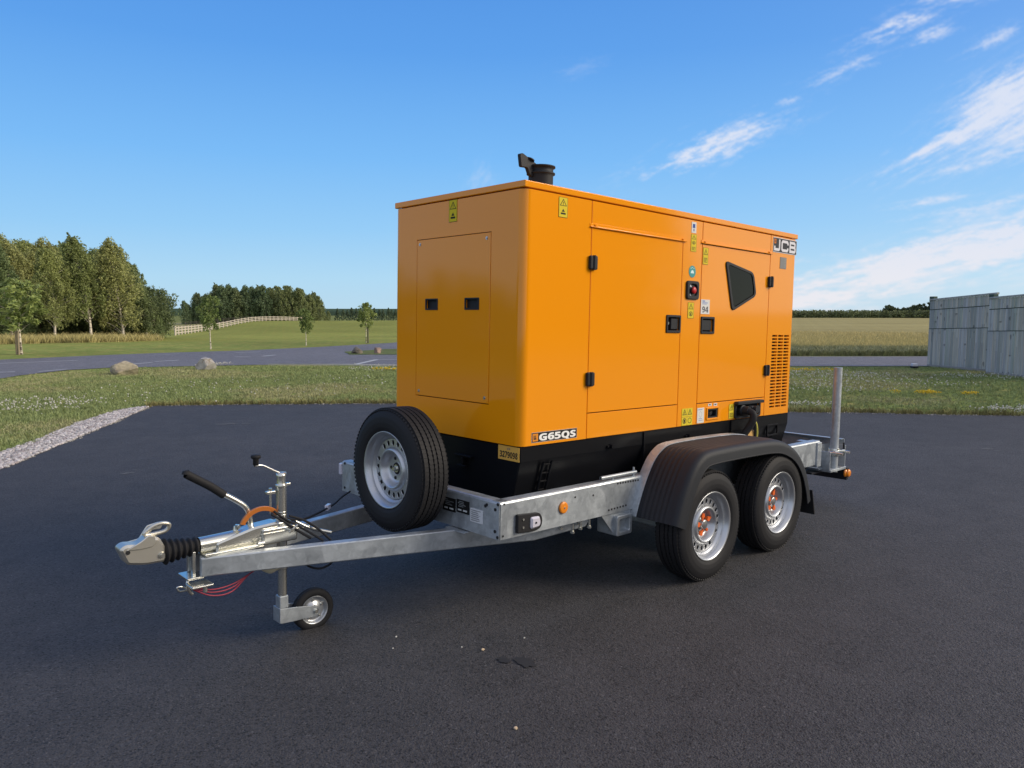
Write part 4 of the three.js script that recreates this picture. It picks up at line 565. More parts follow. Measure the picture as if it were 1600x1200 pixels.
// jockey wheel
{
  const z = ZC + .015, x = -.992;
  const j = new MB().lathe([[.0235, .40], [.0235, .648], [.026, .650], [.027, .662], [.0235, .664], [.0195, .668], [.0195, .695], [.022, .70], [.022, .718], [0, .72]], [x, 0, z], 'y', 28).lathe([[.0245, .500], [.0265, .504], [.0245, .508]], [x, 0, z], 'y', 24).lathe([[.0245, .520], [.0265, .524], [.0245, .528]], [x, 0, z], 'y', 24).lathe([[.0245, .535], [.0262, .538], [.0245, .541]], [x, 0, z], 'y', 24).bb(x + .02, x + .042, .655, .667, z - .008, z + .012, .003).build('jockey_stand', M.zinc, trailer);
  new MB().cyl(.0205, .26, [x + .004, .27, z], 'y', .0205, 24).lathe([[.0235, .27], [.026, .274], [.026, .29], [.0235, .294]], [x + .003, 0, z], 'y', 24).cyl(.024, .16, [x + .002, .36, z], 'y', .024, 24).build('lower_tube', M.zinc, j);
  new MB().tube([[x, .712, z], [x - .045, .735, z + .003], [x - .085, .757, z + .005], [x - .108, .763, z + .006], [x - .128, .762, z + .006]], .0058, 20, 8).build('crank', M.steel, j);
  new MB().lathe([[.0, 0], [.012, .0], [.0125, .026], [.020, .030], [.0225, .038], [.019, .045], [0, .047]], [x - .122, .766, z + .006], 'y', 20).build('crank_knob', M.rubber, j);
  new MB().bb(x - .075, x - .03, .625, .64, z - .01, z + .012, .004).cyl(.005, .1, [x - .052, .585, z], 'y', .005, 8).cyl(.008, .014, [x - .052, .645, z], 'y', .008, 8).build('locating_spring', M.zinc, j);
  new MB().bb(x - .034, x + .036, .43, .50, z - .034, z + .034, .01).cyl(.008, .07, [x + .01, .465, z + .05], 'z', .008, 10).box(.05, .01, .012, [x + .02, .47, z + .075], .003, [0, 0, .6]).build('clamp', M.zinc, j);
  // fork plate and wheel
  const wc = [-.838, .0475, ZC + .02];
  new MB().poly(roundPoly([[x - .026, .098], [x - .026, .028], [x + .05, .024], [-.838, .022], [-.818, .047], [-.838, .072], [x + .05, .09]], [.004, .012, .02, .018, .018, .018, .02]), wc[2] + .028, wc[2] + .034, .002).poly(roundPoly([[x - .026, .098], [x - .026, .028], [x + .05, .024], [-.838, .022], [-.818, .047], [-.838, .072], [x + .05, .09]], [.004, .012, .02, .018, .018, .018, .02]), wc[2] - .034, wc[2] - .028, .002).bb(x - .027, x - .022, .03, .098, wc[2] - .034, wc[2] + .034, .002).bb(x - .02, x + .024, .088, .15, z - .023, z + .023, .006).build('fork', M.galv, j);
  const g = new THREE.Group(); g.name = 'jockey_wheel'; g.position.set(...wc).sub(OFF); g.rotation.y = -.06; trailer.add(g);
  const R = .1005;
  part('tyre', boxUV(mergeGeometries(new MB().lathe([[.066, .020], [.074, .0255], [.088, .0245], [.096, .018], [.0985, .014], [R, .012], [R, .003], [.0985, .002], [.0985, -.002], [R, -.003], [R, -.012], [.0985, -.014], [.096, -.018], [.088, -.0245], [.074, -.0255], [.066, -.02]], [0, 0, 0], 'z', 48).g)), M.rubber, g);
  part('rim', boxUV(mergeGeometries(new MB().lathe([[.064, -.02], [.064, .018], [.068, .022], [.066, .024], [.061, .021], [.057, .012], [.050, .006], [.036, .010], [.028, .018], [.020, .020], [.013, .020], [.013, .026], [0, .026]], [0, 0, 0], 'z', 40).g)), M.rim, g);
  const nuts = new MB(); for (let i = 0; i < 5; i++) { const a = i * 1.257 + .4; nuts.cyl(.005, .008, [Math.cos(a) * .045, Math.sin(a) * .045, .012], 'z', .005, 6); } part('rim_bolt', boxUV(mergeGeometries(nuts.g)), M.zinc, g);
  part('axle_bolt', boxUV(mergeGeometries(new MB().cyl(.009, .09, [0, 0, 0], 'z', .009, 6).g)), M.zinc, g);
}
// cables along the drawbar
{
  const z = ZC;
  new MB().tube([[-1.045, .535, z + .03], [-.985, .49, z + .05], [-.945, .455, z + .075], [-.90, .42, z + .12]], .0062, 24, 8).build('black_cable', M.rubber, trailer);
  new MB().tube([[-1.035, .548, z + .03], [-.985, .505, z + .045], [-.92, .46, z + .09], [-.86, .41, z + .16]], .0055, 24, 8).build('black_cable', M.rubber, trailer);
  new MB().tube([[-.96, .515, z + .03], [-.90, .49, z + .05], [-.85, .45, z + .09], [-.81, .40, z + .14]], .0055, 24, 8).build('black_cable', M.rubber, trailer);
  new MB().tube([[-.965, .50, z + .01], [-.90, .475, z - .03], [-.80, .455, z - .10], [-.66, .45, z - .20], [-.52, .44, z - .33], [-.40, .435, z - .46], [-.26, .425, z - .60]], .0055, 40, 8).build('lighting_cable', M.rubber, trailer);
  new MB().box(.05, .028, .02, [-.60, .449, z - .256], .004, [0, .75, 0]).build('cable_tag', M.lensWhite, trailer);
  new MB().tube([[-.93, .315, z + .10], [-.90, .285, z + .11], [-.85, .27, z + .12], [-.80, .29, z + .13], [-.79, .33, z + .12]], .005, 24, 8).build('black_cable', M.rubber, trailer);
  new MB().tube([[-.94, .49, z + .05], [-.87, .45, z + .06], [-.78, .42, z + .09]], .008, 12, 8).build('brake_rod', M.zinc, trailer);
}
// side marker lamps and reflectors
{
  const mk = new MB().poly(roundPoly([[-.138, .516], [-.138, .428], [-.02, .420], [.022, .432], [.030, .478], [.006, .506]], [.006, .006, .014, .02, .02, .014]), zr, zr + .02, .003).build('marker_lamp', M.rubber, trailer);
  new MB().poly(roundPoly([[-.058, .436], [.0, .440], [.010, .462], [-.0, .492], [-.058, .494]], .012), zr + .012, zr + .032, .008).build('lens', M.lensWhite, mk);
  new MB().cyl(.006, .008, [-.03, .465, zr + .033], 'z', .004, 8).build('screw', M.dark, mk);
  for (const y of [.452, .49]) new MB().cyl(.006, .006, [-.105, y, zr + .021], 'z', .006, 8).build('screw', M.zinc, mk);
  const mf = new MB().bb(xr - .01, xr + .02, .50, .57, mz(zr) - .09, mz(zr) - .06, .008).build('far_marker_lamp', M.lensWhite, trailer);
  const refl = new MB().lathe([[0, .012], [.024, .0115], [.029, .008], [.032, .0], [0, 0]], [.19, .500, zr + .001], 'z', 28).build('side_reflector', M.amber, trailer);
  new MB().cyl(.005, .016, [.19, .500, zr + .007], 'z', .005, 8).build('screw', M.zinc, refl);
  // rear light board with amber side lamp
  const lb = new MB().bb(3.40, 3.44, .245, .345, mz(zr) - .06, zr + .05, .006).bb(2.95, 3.40, .33, .345, zr - .12, zr - .02, .003).build('rear_light_board', M.plastic, trailer);
  new MB().lathe([[0, .020], [.022, .018], [.030, .010], [.032, 0], [0, 0]], [3.42, .300, zr + .05], 'z', 28).lathe([[0, .020], [.022, .018], [.030, .010], [.032, 0], [0, 0]], [3.405, .300, zr + .035], 'z', 28).build('side_lamp', M.amber, lb);
}
// steel prop posts at the rear corners
for (const s of [1, -1]) {
  const z = s > 0 ? zr + .03 : mz(zr + .03), x = 3.20;
  const p = new MB().cyl(.031, .80, [x, .735, z], 'y', .031, 24).build('prop_post', M.galv, trailer);
  new MB().lathe([[.034, .46], [.042, .46], [.042, .515], [.034, .515]], [x, 0, z], 'y', 24).box(.16, .035, .03, [x, .488, z + .035 * s], .006).cyl(.011, .12, [x + .07, .488, z + .03 * s], 'z', .011, 10).cyl(.013, .1, [x - .075, .488, z + .05 * s], 'z', .011, 10).build('clamp', M.zinc, p);
  new MB().cyl(.006, .10, [x + .12, .50, z + .02 * s], 'y', .006, 8).build('clamp_handle', M.rubber, p);
  new MB().bb(x - .13, x + .14, .345, .365, z - .08, z + .04, .003).bb(x - .13, x - .12, .36, .50, z - .06, z + .03, .002).bb(x + .13, x + .14, .36, .53, z - .06, z + .03, .002).build('post_mount', M.galv, p);
}

// ---------------------------------------------------------------- cables plugged into the generator
{
  let o = tilted('power_cable', 'thick black power cable plugged into the outlet above the mudguard', 'cable', [2.03, .7, .04]);
  new MB().cyl(.030, .07, [2.035, .868, .045], 'z', .028, 18).lathe([[.0, .0], [.034, .0], [.034, .02], [0, .02]], [2.035, .868, .02], 'z', 20).build('plug', M.plastic, o);
  new MB().tube([[2.035, .868, .07], [2.04, .85, .105], [2.035, .81, .11], [2.022, .76, .09], [2.0, .70, .06], [1.99, .64, .03]], .0235, 28, 12).build('cord', M.rubber, o);
  o = tilted('power_plug', 'grey plug body hanging at the right half of the black power outlet', 'plug', [2.12, .85, .03]);
  new MB().cyl(.024, .06, [2.14, .872, .05], 'z', .022, 16).poly(roundPoly([[2.10, .89], [2.155, .895], [2.165, .83], [2.135, .818]], .012), .03, .06, .004).build('plug_body', M.plastic, o);
  o = tilted('earth_cable', 'yellow and green earth cable looped above the mudguard beside the black power cable', 'cable', [2.12, .70, .03]);
  for (const [k, r] of [[0, .0085], [.024, .0075]]) new MB().tube([[1.99 + k, .66, .06], [2.03 + k, .72, .065], [2.07 + k * .6, .775, .07], [2.11, .797 - k * .8, .072], [2.15 - k * .6, .77, .07], [2.185 - k, .71, .06], [2.195 - k, .65, .05]], r, 36, 8).build('cord', k ? M.plastic : M.yellowGreen, o);
  new MB().bb(2.06, 2.17, .68, .726, .02, .05, .008).build('terminal_cover', std({ color: rgb(.60, .36, .12), roughness: .6 }), o);
}

// ---------------------------------------------------------------- trees, hedges and long grass
function leafCloud(spots, size, seed, tintFn, flat = .5) {           // many small two-triangle leaves; spots [x,y,z,spread,count]
  const R = rng(seed), pos = [], nor = [], col = []; const v = new THREE.Vector3(), n = new THREE.Vector3(), t = new THREE.Vector3(), b = new THREE.Vector3();
  for (const [cx, cy, cz, sp, cnt, sy] of spots) for (let i = 0; i < cnt; i++) {
    let dx, dy, dz, l; do { dx = R() * 2 - 1; dy = R() * 2 - 1; dz = R() * 2 - 1; l = dx * dx + dy * dy + dz * dz; } while (l > 1);
    v.set(cx + dx * sp, cy + dy * sp * (sy || 1), cz + dz * sp);
    n.set(R() * 2 - 1, R() * 1.6 - .4, R() * 2 - 1).normalize(); t.set(R() * 2 - 1, (R() * 2 - 1) * 1.0 - .35, R() * 2 - 1).cross(n).normalize(); b.crossVectors(n, t);
    const s = size * (.6 + .8 * R()), w = s * flat;
    const P = [v.clone().addScaledVector(b, -s / 2), v.clone().addScaledVector(t, w / 2).addScaledVector(n, s * .08), v.clone().addScaledVector(b, s / 2), v.clone().addScaledVector(t, -w / 2).addScaledVector(n, s * .08)];
    const c = tintFn(v.x, v.y, v.z, R);
    for (const k of [0, 1, 2, 0, 2, 3]) { pos.push(P[k].x, P[k].y, P[k].z); nor.push(n.x, n.y, n.z); col.push(...c); }
  }
  const g = new THREE.BufferGeometry(); g.setAttribute('position', new THREE.Float32BufferAttribute(pos, 3)); g.setAttribute('normal', new THREE.Float32BufferAttribute(nor, 3)); g.setAttribute('color', new THREE.Float32BufferAttribute(col, 3)); return g;
}
const leafMat = phys({ color: 0xffffff, vertexColors: true, roughness: .9, specularIntensity: .4, transmission: .35, thickness: 0, side: THREE.DoubleSide });
const barkBirch = std({ map: texture(128, 256, (u, v) => { const n = fbm(u * 6, v * 20, 3, 4, 0), d = sstep(.56, .7, fbm(u * 4 + 3, v * 22, 9, 3)); const k = 212 + 50 * (n - .5); return [lerp(k, 90, d), lerp(k * .95, 84, d), lerp(k * .86, 74, d)]; }), roughness: .9 });
const barkDark = std({ color: rgb(.10, .085, .065), roughness: .95 });
function treeGeo({ h, w, base, seed, leaf, leaves, clumps, lean, tint, bend, trunkR, shape = 0, sy = 1 }) {
  const R = rng(seed), spots = [], limbs = new MB();
  const trunkAt = (t) => [bend * Math.sin(t * 3.0) * .5 + lean * t * t * h, t * h, bend * .5 * Math.sin(t * 4 + seed)];
  const tp = []; for (let i = 0; i <= 7; i++) tp.push(trunkAt(i / 7 * .92));
  { const c = new THREE.CatmullRomCurve3(tp.map((p) => new THREE.Vector3(...p))), n = 12, g = new THREE.TubeGeometry(c, n, 1, 7), p = g.attributes.position, q = new THREE.Vector3(); for (let i = 0; i <= n; i++) { const ctr = c.getPointAt(i / n), rr = trunkR * (1 - .86 * i / n) * (1 + .5 * Math.exp(-i * 1.2)); for (let j = 0; j <= 7; j++) { const k = i * 8 + j; q.fromBufferAttribute(p, k).sub(ctr).multiplyScalar(rr).add(ctr); p.setXYZ(k, q.x, q.y, q.z); } } g.computeVertexNormals(); limbs.add(g); }
  for (let i = 0; i < clumps; i++) {
    const t = base + (1 - base) * Math.pow((i + .5) / clumps, .9), tt = (t - base) / (1 - base);
    const prof = shape === 0 ? Math.pow(Math.sin(Math.PI * clamp(.18 + .76 * tt)), .7) * (1 - .40 * Math.pow(tt, 1.6)) : shape === 1 ? (1 - tt * .92) : Math.sqrt(clamp(1 - Math.pow(tt * 2 - .9, 2)));
    const a = i * 2.39996 + R(), rr = w * prof * Math.sqrt(.15 + .85 * R()) * (.75 + .45 * R()), c = trunkAt(t), e = [c[0] + Math.cos(a) * rr + lean * rr * .6, c[1] + rr * (.16 + .3 * R()) - (sy > 1.2 ? .25 * rr : 0), c[2] + Math.sin(a) * rr];
    const s = (.12 + .18 * R()) * w * (.5 + .7 * prof); spots.push([e[0], e[1], e[2], s, Math.round(leaves / clumps * (.5 + R())), sy * (.8 + .6 * R())]);
    if (i % 2 === 0 && rr > .2 * w) { const b0 = trunkAt(Math.max(.04, t - .10)); limbs.tube([b0, [lerp(b0[0], e[0], .5), lerp(b0[1], e[1], .5) + .02 * h, lerp(b0[2], e[2], .5)], e], trunkR * .17, 5, 4); }
  }
  // wispy leading shoots
  for (let q = 0; q < 13; q++) { const a = R() * 6.28, o = q ? w * (.15 + .45 * R()) : 0, t0 = q ? .86 - .36 * (o / w / .6) - .06 * R() : .90, L = .8 + .8 * R(); for (let k = 0; k < 8; k++) { const c = trunkAt(t0); spots.push([c[0] + Math.cos(a) * o + lean * (k + .18 * k * k) * .11 * w * L, c[1] + h * .0165 * k * L, c[2] + Math.sin(a) * o, w * (.12 - .012 * k), Math.round(leaves * (.0050 - .00045 * k)), 1.9]); } }
  const bark = mergeGeometries(limbs.g); boxUV(bark); return { bark, crown: leafCloud(spots, leaf, seed + 5, (x, y, z, Q) => tint(x, y, z, Q, seed), .42) };
}
const tintOf = (r, g, b, v = .5) => (x, y, z, R, s = 7) => { const k = (1 - v / 2) + v * R(), n = .8 + .5 * fbm(x * .9 + s, y * .9 + z, s, 3); return [r * k * n, g * k * n, b * k * n]; };
function makeTree(name, label, group, params, barkMat, x, z, rot, s, geo) {
  const y = ground(x, z) - .04, o = thing(name, label, 'tree', [x, y, z], group, rot); o.scale.setScalar(s);
  part('trunk', geo.bark, barkMat, o); part('crown', geo.crown, leafMat, o); return o;
}
// Trees lean away from the wind: turn each so that its local +x points left in the view.
const leftTurn = Math.PI + rad(-YAW) * 1;
const lrot = Math.PI - rad(YAW);      // local +x -> screen left
{
  const birch = [
    { h: 8.0, w: 1.95, base: .22, lean: .10, bend: .45, c: [.30, .33, .115] }, { h: 8.0, w: 1.75, base: .26, lean: .12, bend: .6, c: [.26, .30, .105] }, { h: 8.0, w: 2.05, base: .16, lean: .09, bend: .3, c: [.33, .34, .125] }, { h: 8.0, w: 1.9, base: .05, lean: .11, bend: .2, c: [.19, .245, .10] }, { h: 8.0, w: 1.5, base: .08, lean: .14, bend: .3, c: [.24, .29, .125] },
  ].map((p, i) => treeGeo({ ...p, seed: 31 + i * 7, leaf: .185, leaves: 12500, clumps: 120, tint: tintOf(...p.c, .6), trunkR: .11, sy: 1.5 }));
  const front = [ // px, D, height px, variant, label
    [20, 57, 145, 3, 'dark bushy tree at the left edge of the birch wood'], [88, 56, 140, 0, 'birch with a slanting white trunk left of the others in front of the wood'], [142, 57, 158, 1, 'birch with a curved white trunk in the middle of the wood edge'], [193, 58, 155, 2, 'birch with a short straight pale trunk at the right of the wood edge'], [231, 61, 118, 4, 'thin open tree at the right end of the birch wood'], [246, 62, 62, 3, 'low dark bush at the foot of the wood, right end', ],
  ];
  for (const [px, D, hp, v, lab] of front) { const [x, z] = at(px, D), H = hp * .87 * D / 1195; makeTree('birch_tree', lab, null, 0, barkBirch, x, z, lrot + (v - 2) * .25, H / 8.0, birch[v]); }
  const R = rng(77); let lab = 'green tree deeper in the birch wood on the left';
  for (const [px, top] of [[-14, 385], [6, 378], [24, 376], [40, 392], [56, 380], [70, 398], [84, 378], [100, 400], [112, 395], [126, 380], [136, 405], [152, 402], [166, 388], [177, 388], [188, 398], [201, 402], [212, 408], [-30, 380], [60, 400], [120, 402], [160, 410], [220, 425], [-8, 382], [15, 388], [34, 384], [48, 386], [64, 384], [92, 388], [106, 386], [131, 390], [146, 398], [171, 394], [182, 392], [195, 396], [208, 402]]) { const D = 62 + R() * 9, [x, z] = at(px + R() * 6, D), yb = ground(x, z), H = (1.4895 - yb) + (489.5 - top) * D / 1195; makeTree('birch_tree', lab, 'trees deeper in the birch wood', 0, R() < .3 ? barkDark : barkBirch, x, z, lrot + (R() - .5) * 1.1, H / 9.15, birch[Math.floor(R() * 5)]); }
  // shrubs under the trees
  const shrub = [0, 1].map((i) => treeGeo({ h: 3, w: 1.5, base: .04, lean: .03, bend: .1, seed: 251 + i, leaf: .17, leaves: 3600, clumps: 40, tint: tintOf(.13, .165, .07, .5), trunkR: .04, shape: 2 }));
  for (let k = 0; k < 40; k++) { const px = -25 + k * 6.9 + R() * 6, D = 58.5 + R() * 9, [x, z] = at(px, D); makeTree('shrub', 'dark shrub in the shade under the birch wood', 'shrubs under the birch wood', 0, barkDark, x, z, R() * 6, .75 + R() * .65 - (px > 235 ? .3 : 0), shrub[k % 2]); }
  // the wood goes on to the left of the frame (mirrored in the front of the cabinet)
  for (let k = 0; k < 64; k++) { const az = -64 + k * 1.1 + R() * 1.2, D = 52 + R() * 12, x = EYE.x + Math.sin(rad(az)) * D, z = EYE.z - Math.cos(rad(az)) * D; makeTree('birch_tree', 'birch of the wood left of the view, mirrored in the cabinet front', 'birches left of the view', 0, barkBirch, x, z, lrot + R(), (5.6 + R() * 2.0) / 8, birch[3 + Math.floor(R() * 2)]); }
  // copse behind the rail fence
  const cop = [0, 1, 2].map((i) => treeGeo({ h: 10, w: 2.8, base: .04, lean: .09, bend: .2, seed: 91 + i * 5, leaf: .45, leaves: 3800, clumps: 70, tint: tintOf(...[[.20, .24, .11], [.15, .205, .10], [.24, .275, .115]][i], .5), trunkR: .14, sy: 1.3 }));
  for (let row = 0; row < 3; row++) for (let k = 0; k < 17 - row; k++) { const px = 296 + row * 6 + k * 13.6 + (R() - .5) * 7, env = px < 310 ? 466 : px < 345 ? 456 : px < 360 ? 444 : px < 480 ? 445 : px < 505 ? 453 : 470, D = 236 + row * 9 + R() * 6, [x, z] = at(px, D), yb = ground(x, z), H = (1.4895 - yb) + (489.5 - env - R() * 9 - (px > 505 ? 8 : 0)) * D / 1195; makeTree('copse_tree', 'dark green tree of the dense copse beyond the white rail fence', 'trees of the copse beyond the fence', 0, barkDark, x, z, lrot + (R() - .5) * 2, H / 10.9, cop[px > 430 ? (R() < .7 ? 2 : 0) : (R() < .6 ? 1 : 0)]); }
  // a tree row behind the photographer's right shoulder (mirrored in the long side of the cabinet)
  for (let k = 0; k < 30; k++) { const az = 121.5 + k * 1.9 + R() * .8, D = 40 + R() * 4, x = EYE.x + Math.sin(rad(az)) * D, z = EYE.z - Math.cos(rad(az)) * D; makeTree('roadside_tree', 'dark tree of the row behind the camera, mirrored in the cabinet side', 'tree row behind the camera', 0, barkDark, x, z, R() * 6, .80 + R() * .22, cop[k % 3]).scale.multiplyScalar(1.18); }
  // far conifers right of the copse
  const con = [0, 1].map((i) => treeGeo({ h: 8, w: 2.3, base: .03, lean: 0, bend: .1, seed: 131 + i, leaf: .6, leaves: 1500, clumps: 44, tint: tintOf(.14, .19, .11, .4), trunkR: .12, shape: 1 }));
  for (let k = 0; k < 22; k++) { const px = 527 + k * 7.0 + R() * 4, D = 300 + R() * 25, [x, z] = at(px, D), yb = ground(x, z), H = (1.4895 - yb) + (489.5 - 481 - R() * 4) * -D / 1195 * -1 + 0; makeTree('far_tree', 'small far conifer in the tree belt right of the copse', 'far conifers right of the copse', 0, barkDark, x, z, R() * 6, Math.max(.35, H / 8), con[k % 2]); }
  // saplings on the grass across the road
  const sap = [{ c: [.20, .26, .08], sh: 2 }, { c: [.30, .36, .11], sh: 2 }].map((p, i) => treeGeo({ h: 2.4, w: .52, base: .36, lean: 0, bend: .05, seed: 171 + i * 3, leaf: .13, leaves: 1500, clumps: 40, tint: tintOf(...p.c, .5), trunkR: .028, shape: 2, sy: 1.2 }));
  const stakeM = std({ color: rgb(.30, .24, .16), roughness: .95 });
  for (const [px, D, hp, wide, v, lab, stake] of [[30, 33, 98, 1.55, 1, 'leafy young tree on two stakes at the left edge across the road', 2], [330, 34.3, 78, 1, 0, 'slim sapling with a pale trunk across the road behind the grey boulder', 0], [478, 36.4, 56, 1.05, 0, 'small dark sapling in the middle of the grass field', 0], [573, 39, 62, 1, 1, 'sapling with yellowish leaves beside a dark stake near the generator', 1]]) {
    const [x, z] = at(px, D), H = hp * D / 1195, o = makeTree('sapling', lab, null, 0, barkBirch, x, z, px, H / 2.4, sap[v]); if (wide !== 1) o.scale.set(o.scale.x * wide, o.scale.y, o.scale.z * wide);
    for (let k = 0; k < stake; k++) { const m = new MB().cyl(.035, .95, [(k ? 1 : -1) * .10, .475, .05], 'y', .032, 8); OFF.set(0, 0, 0); const q = m.build('stake', stake === 2 ? stakeM : barkDark, o, { local: true }); q.scale.set(1 / o.scale.x, 1 / o.scale.y * (stake === 2 ? .95 : 1.05), 1 / o.scale.z); }
  }
  // leaves at the left frame edge: bush beside the first sapling
  // long dry grass at the foot of the wood
  const tall = []; { const Q = rng(9); for (let i = 0; i < 4200; i++) { const px = -60 + Q() * (230 + 90 * Q()), D = 52 + Q() * 5 + (px < 60 ? -1.5 : 0) + sstep(120, 250, px) * 4 + 1.5 * fbm(px / 9, 3, 5, 3), [x, z] = at(px, D); tall.push([x, ground(x, z), z, .6 + Q() * .8]); } }
  scatter('long_grass', 'tall dry yellow grass along the foot of the birch wood', 'grass', tuft(5, .48, .028, .6, 21), bladeMat, tall, (x, z, Q) => { const k = .6 + .6 * Q(); return [.47 * k, .41 * k, .18 * k]; });
  // rough verge between the road and the wheat on the right
  const verge = []; { const Q = rng(19); for (let i = 0; i < 15000; i++) { const px = 1180 + Q() * 480, D = 28.6 + (px - 1245) * .009 + Math.pow(Q(), 1.3) * 4.2, [x, z] = at(px, D); verge.push([x, 0, z, .5 + Q() * .9]); } }
  scatter('verge_grass', 'rough dark green grass verge between the road and the wheat', 'grass', tuft(6, .17, .016, .8, 23), bladeMat, verge, (x, z, Q) => { const k = .5 + .6 * Q(); return [.33 * k, .34 * k, .19 * k]; });
  const wht = []; { const Q = rng(29); for (let i = 0; i < 42000; i++) { const px = 1170 + Q() * 330, D = 32.2 + Math.pow(Q(), 1.7) * 30, [x, z] = at(px, D); wht.push([x, ground(x, z), z, .5 + Q() * .4]); } }
  scatter('wheat', 'ripe pale wheat standing in the field behind the generator', 'wheat', tuft(5, .26, .02, .4, 27), bladeMat, wht, (x, z, Q) => { const k = .62 + .45 * Q(), g = sstep(36, 32, Math.hypot(x - EYE.x, z - EYE.z)); return [lerp(.60, .36, g) * k, lerp(.50, .35, g) * k, lerp(.23, .15, g) * k]; });
  // hedge at the top of the wheat field with a few trees in it
  { const Q = rng(39), sp = []; for (let i = 0; i < 420; i++) { const px = 1150 + i * 1.15, D = 203 + Q() * 7, [x, z] = at(px, D), top = .25 + (489.5 - 485.5 - Q() * 1.3) * D / 1195 + 1.24; sp.push([x, lerp(.3, top, .5), z, (top - .3) * .62, 46, 1]); }
    const [ox, oz] = at(1340, 205), m = leafCloud(sp.map(([x, y, z, ...r]) => [x - ox, y, z - oz, ...r]), .5, 3, tintOf(.17, .19, .085, .6), .6); const o = thing('hedge', 'long dark hedge along the top of the wheat field', 'hedge', [ox, 0, oz]); part('foliage', m, leafMat, o); }
  const bush = [0, 1].map((i) => treeGeo({ h: 4, w: 1.7, base: .05, lean: 0, bend: .2, seed: 211 + i, leaf: .5, leaves: 1300, clumps: 36, tint: tintOf(.11, .14, .065, .5), trunkR: .1, shape: 2 }));
  [[1386, 480, 'rounded dark tree standing in the far hedge, leftmost of those left of the fence'], [1400, 484], [1409, 483], [1424, 481, 'pale bushy tree in the far hedge left of the fence'], [1434, 479], [1452, 476, 'dark tree in the far hedge touching the left edge of the wooden fence'], [1392, 482], [1416, 484], [1442, 483]].forEach(([px, top, lab], i) => { const D = 208, [x, z] = at(px, D), H = 1.24 + (489.5 - top) * D / 1195; makeTree('hedge_tree', lab || 'small dark bush in the far hedge left of the wooden fence', lab ? null : 'bushes in the far hedge', 0, barkDark, x, z, i, H / 3.6, bush[i % 2]); });
}

// ---------------------------------------------------------------- boulders
function boulder(label, px, py, w, h, d, colour, seed) {
  const D = 1.4895 * 1195 / (py - 489.5), [x, z] = at(px, D); const g = new THREE.IcosahedronGeometry(1, 5), p = g.attributes.position, v = new THREE.Vector3(); const R = rng(seed), cuts = []; for (let k = 0; k < 16; k++) cuts.push([new THREE.Vector3(R() * 2 - 1, R() * 1.9 - .6, R() * 2 - 1).normalize(), .52 + .36 * R()]);
  for (let i = 0; i < p.count; i++) { v.fromBufferAttribute(p, i); for (const [n, c] of cuts) { const q = v.dot(n); if (q > c) v.addScaledVector(n, (c - q) * .97); } const k = 1 + .16 * (fbm(v.x * 2.5 + seed, v.y * 2.5 + v.z * 2.1, seed, 4) - .5) + .10 * (fbm(v.x * 9, v.y * 9 + v.z * 7, seed + 3, 3) - .5); p.setXYZ(i, v.x * k * w / 2, v.y * k * h * .62 + h * .40, v.z * k * d / 2); }
  g.computeVertexNormals(); boxUV(g, .7); const o = shadow(new THREE.Mesh(g, std({ map: texture(256, 256, (u, vv, i, j) => { const n = fbm(u * 8, vv * 8, seed, 5, 8), s = sstep(.55, .7, fbm(u * 5, vv * 5, seed + 8, 4, 5)), k = .75 + .7 * (n - .5) + .25 * (hash2(i, j, seed) - .5); return [lin2s(lerp(colour[0], .36, s) * k), lin2s(lerp(colour[1], .31, s) * k), lin2s(lerp(colour[2], .25, s) * k)]; }), roughness: .95 }))); o.name = numbered('boulder'); o.position.set(x, -.03, z); o.rotation.y = -rad(YAW); tag(o, label, 'boulder'); scene.add(o);
}
boulder('large tan boulder on the lawn edge by the road, left of the grey one', 196, 574.5, .78, .43, .55, [.50, .43, .30], 4);
boulder('grey boulder with a mottled face by the road, in front of the slim sapling', 321, 571, .57, .46, .5, [.46, .44, .43], 9);
boulder('small dark boulder on the grass island, left of its pair', 557, 551.5, .46, .36, .40, [.22, .19, .15], 14);
boulder('small reddish boulder on the grass island, right of its pair', 590, 551.5, .32, .34, .30, [.36, .25, .20], 19);
// small marker block on the road at the right
{ OFF.set(0, 0, 0); const [x, z] = at(1430, 23.4), o = thing('marker_block', 'small pale block with a dark foot at the road edge left of the wooden fence', 'road block', [x, .01, z]); o.rotation.y = -rad(YAW); new MB().bb(-.07, .07, .05, .12, -.06, .06, .012).build('body', M.lensWhite, o, { local: true }); new MB().bb(-.08, .08, 0, .05, -.07, .07, .008).build('foot', M.rubber, o, { local: true }); }

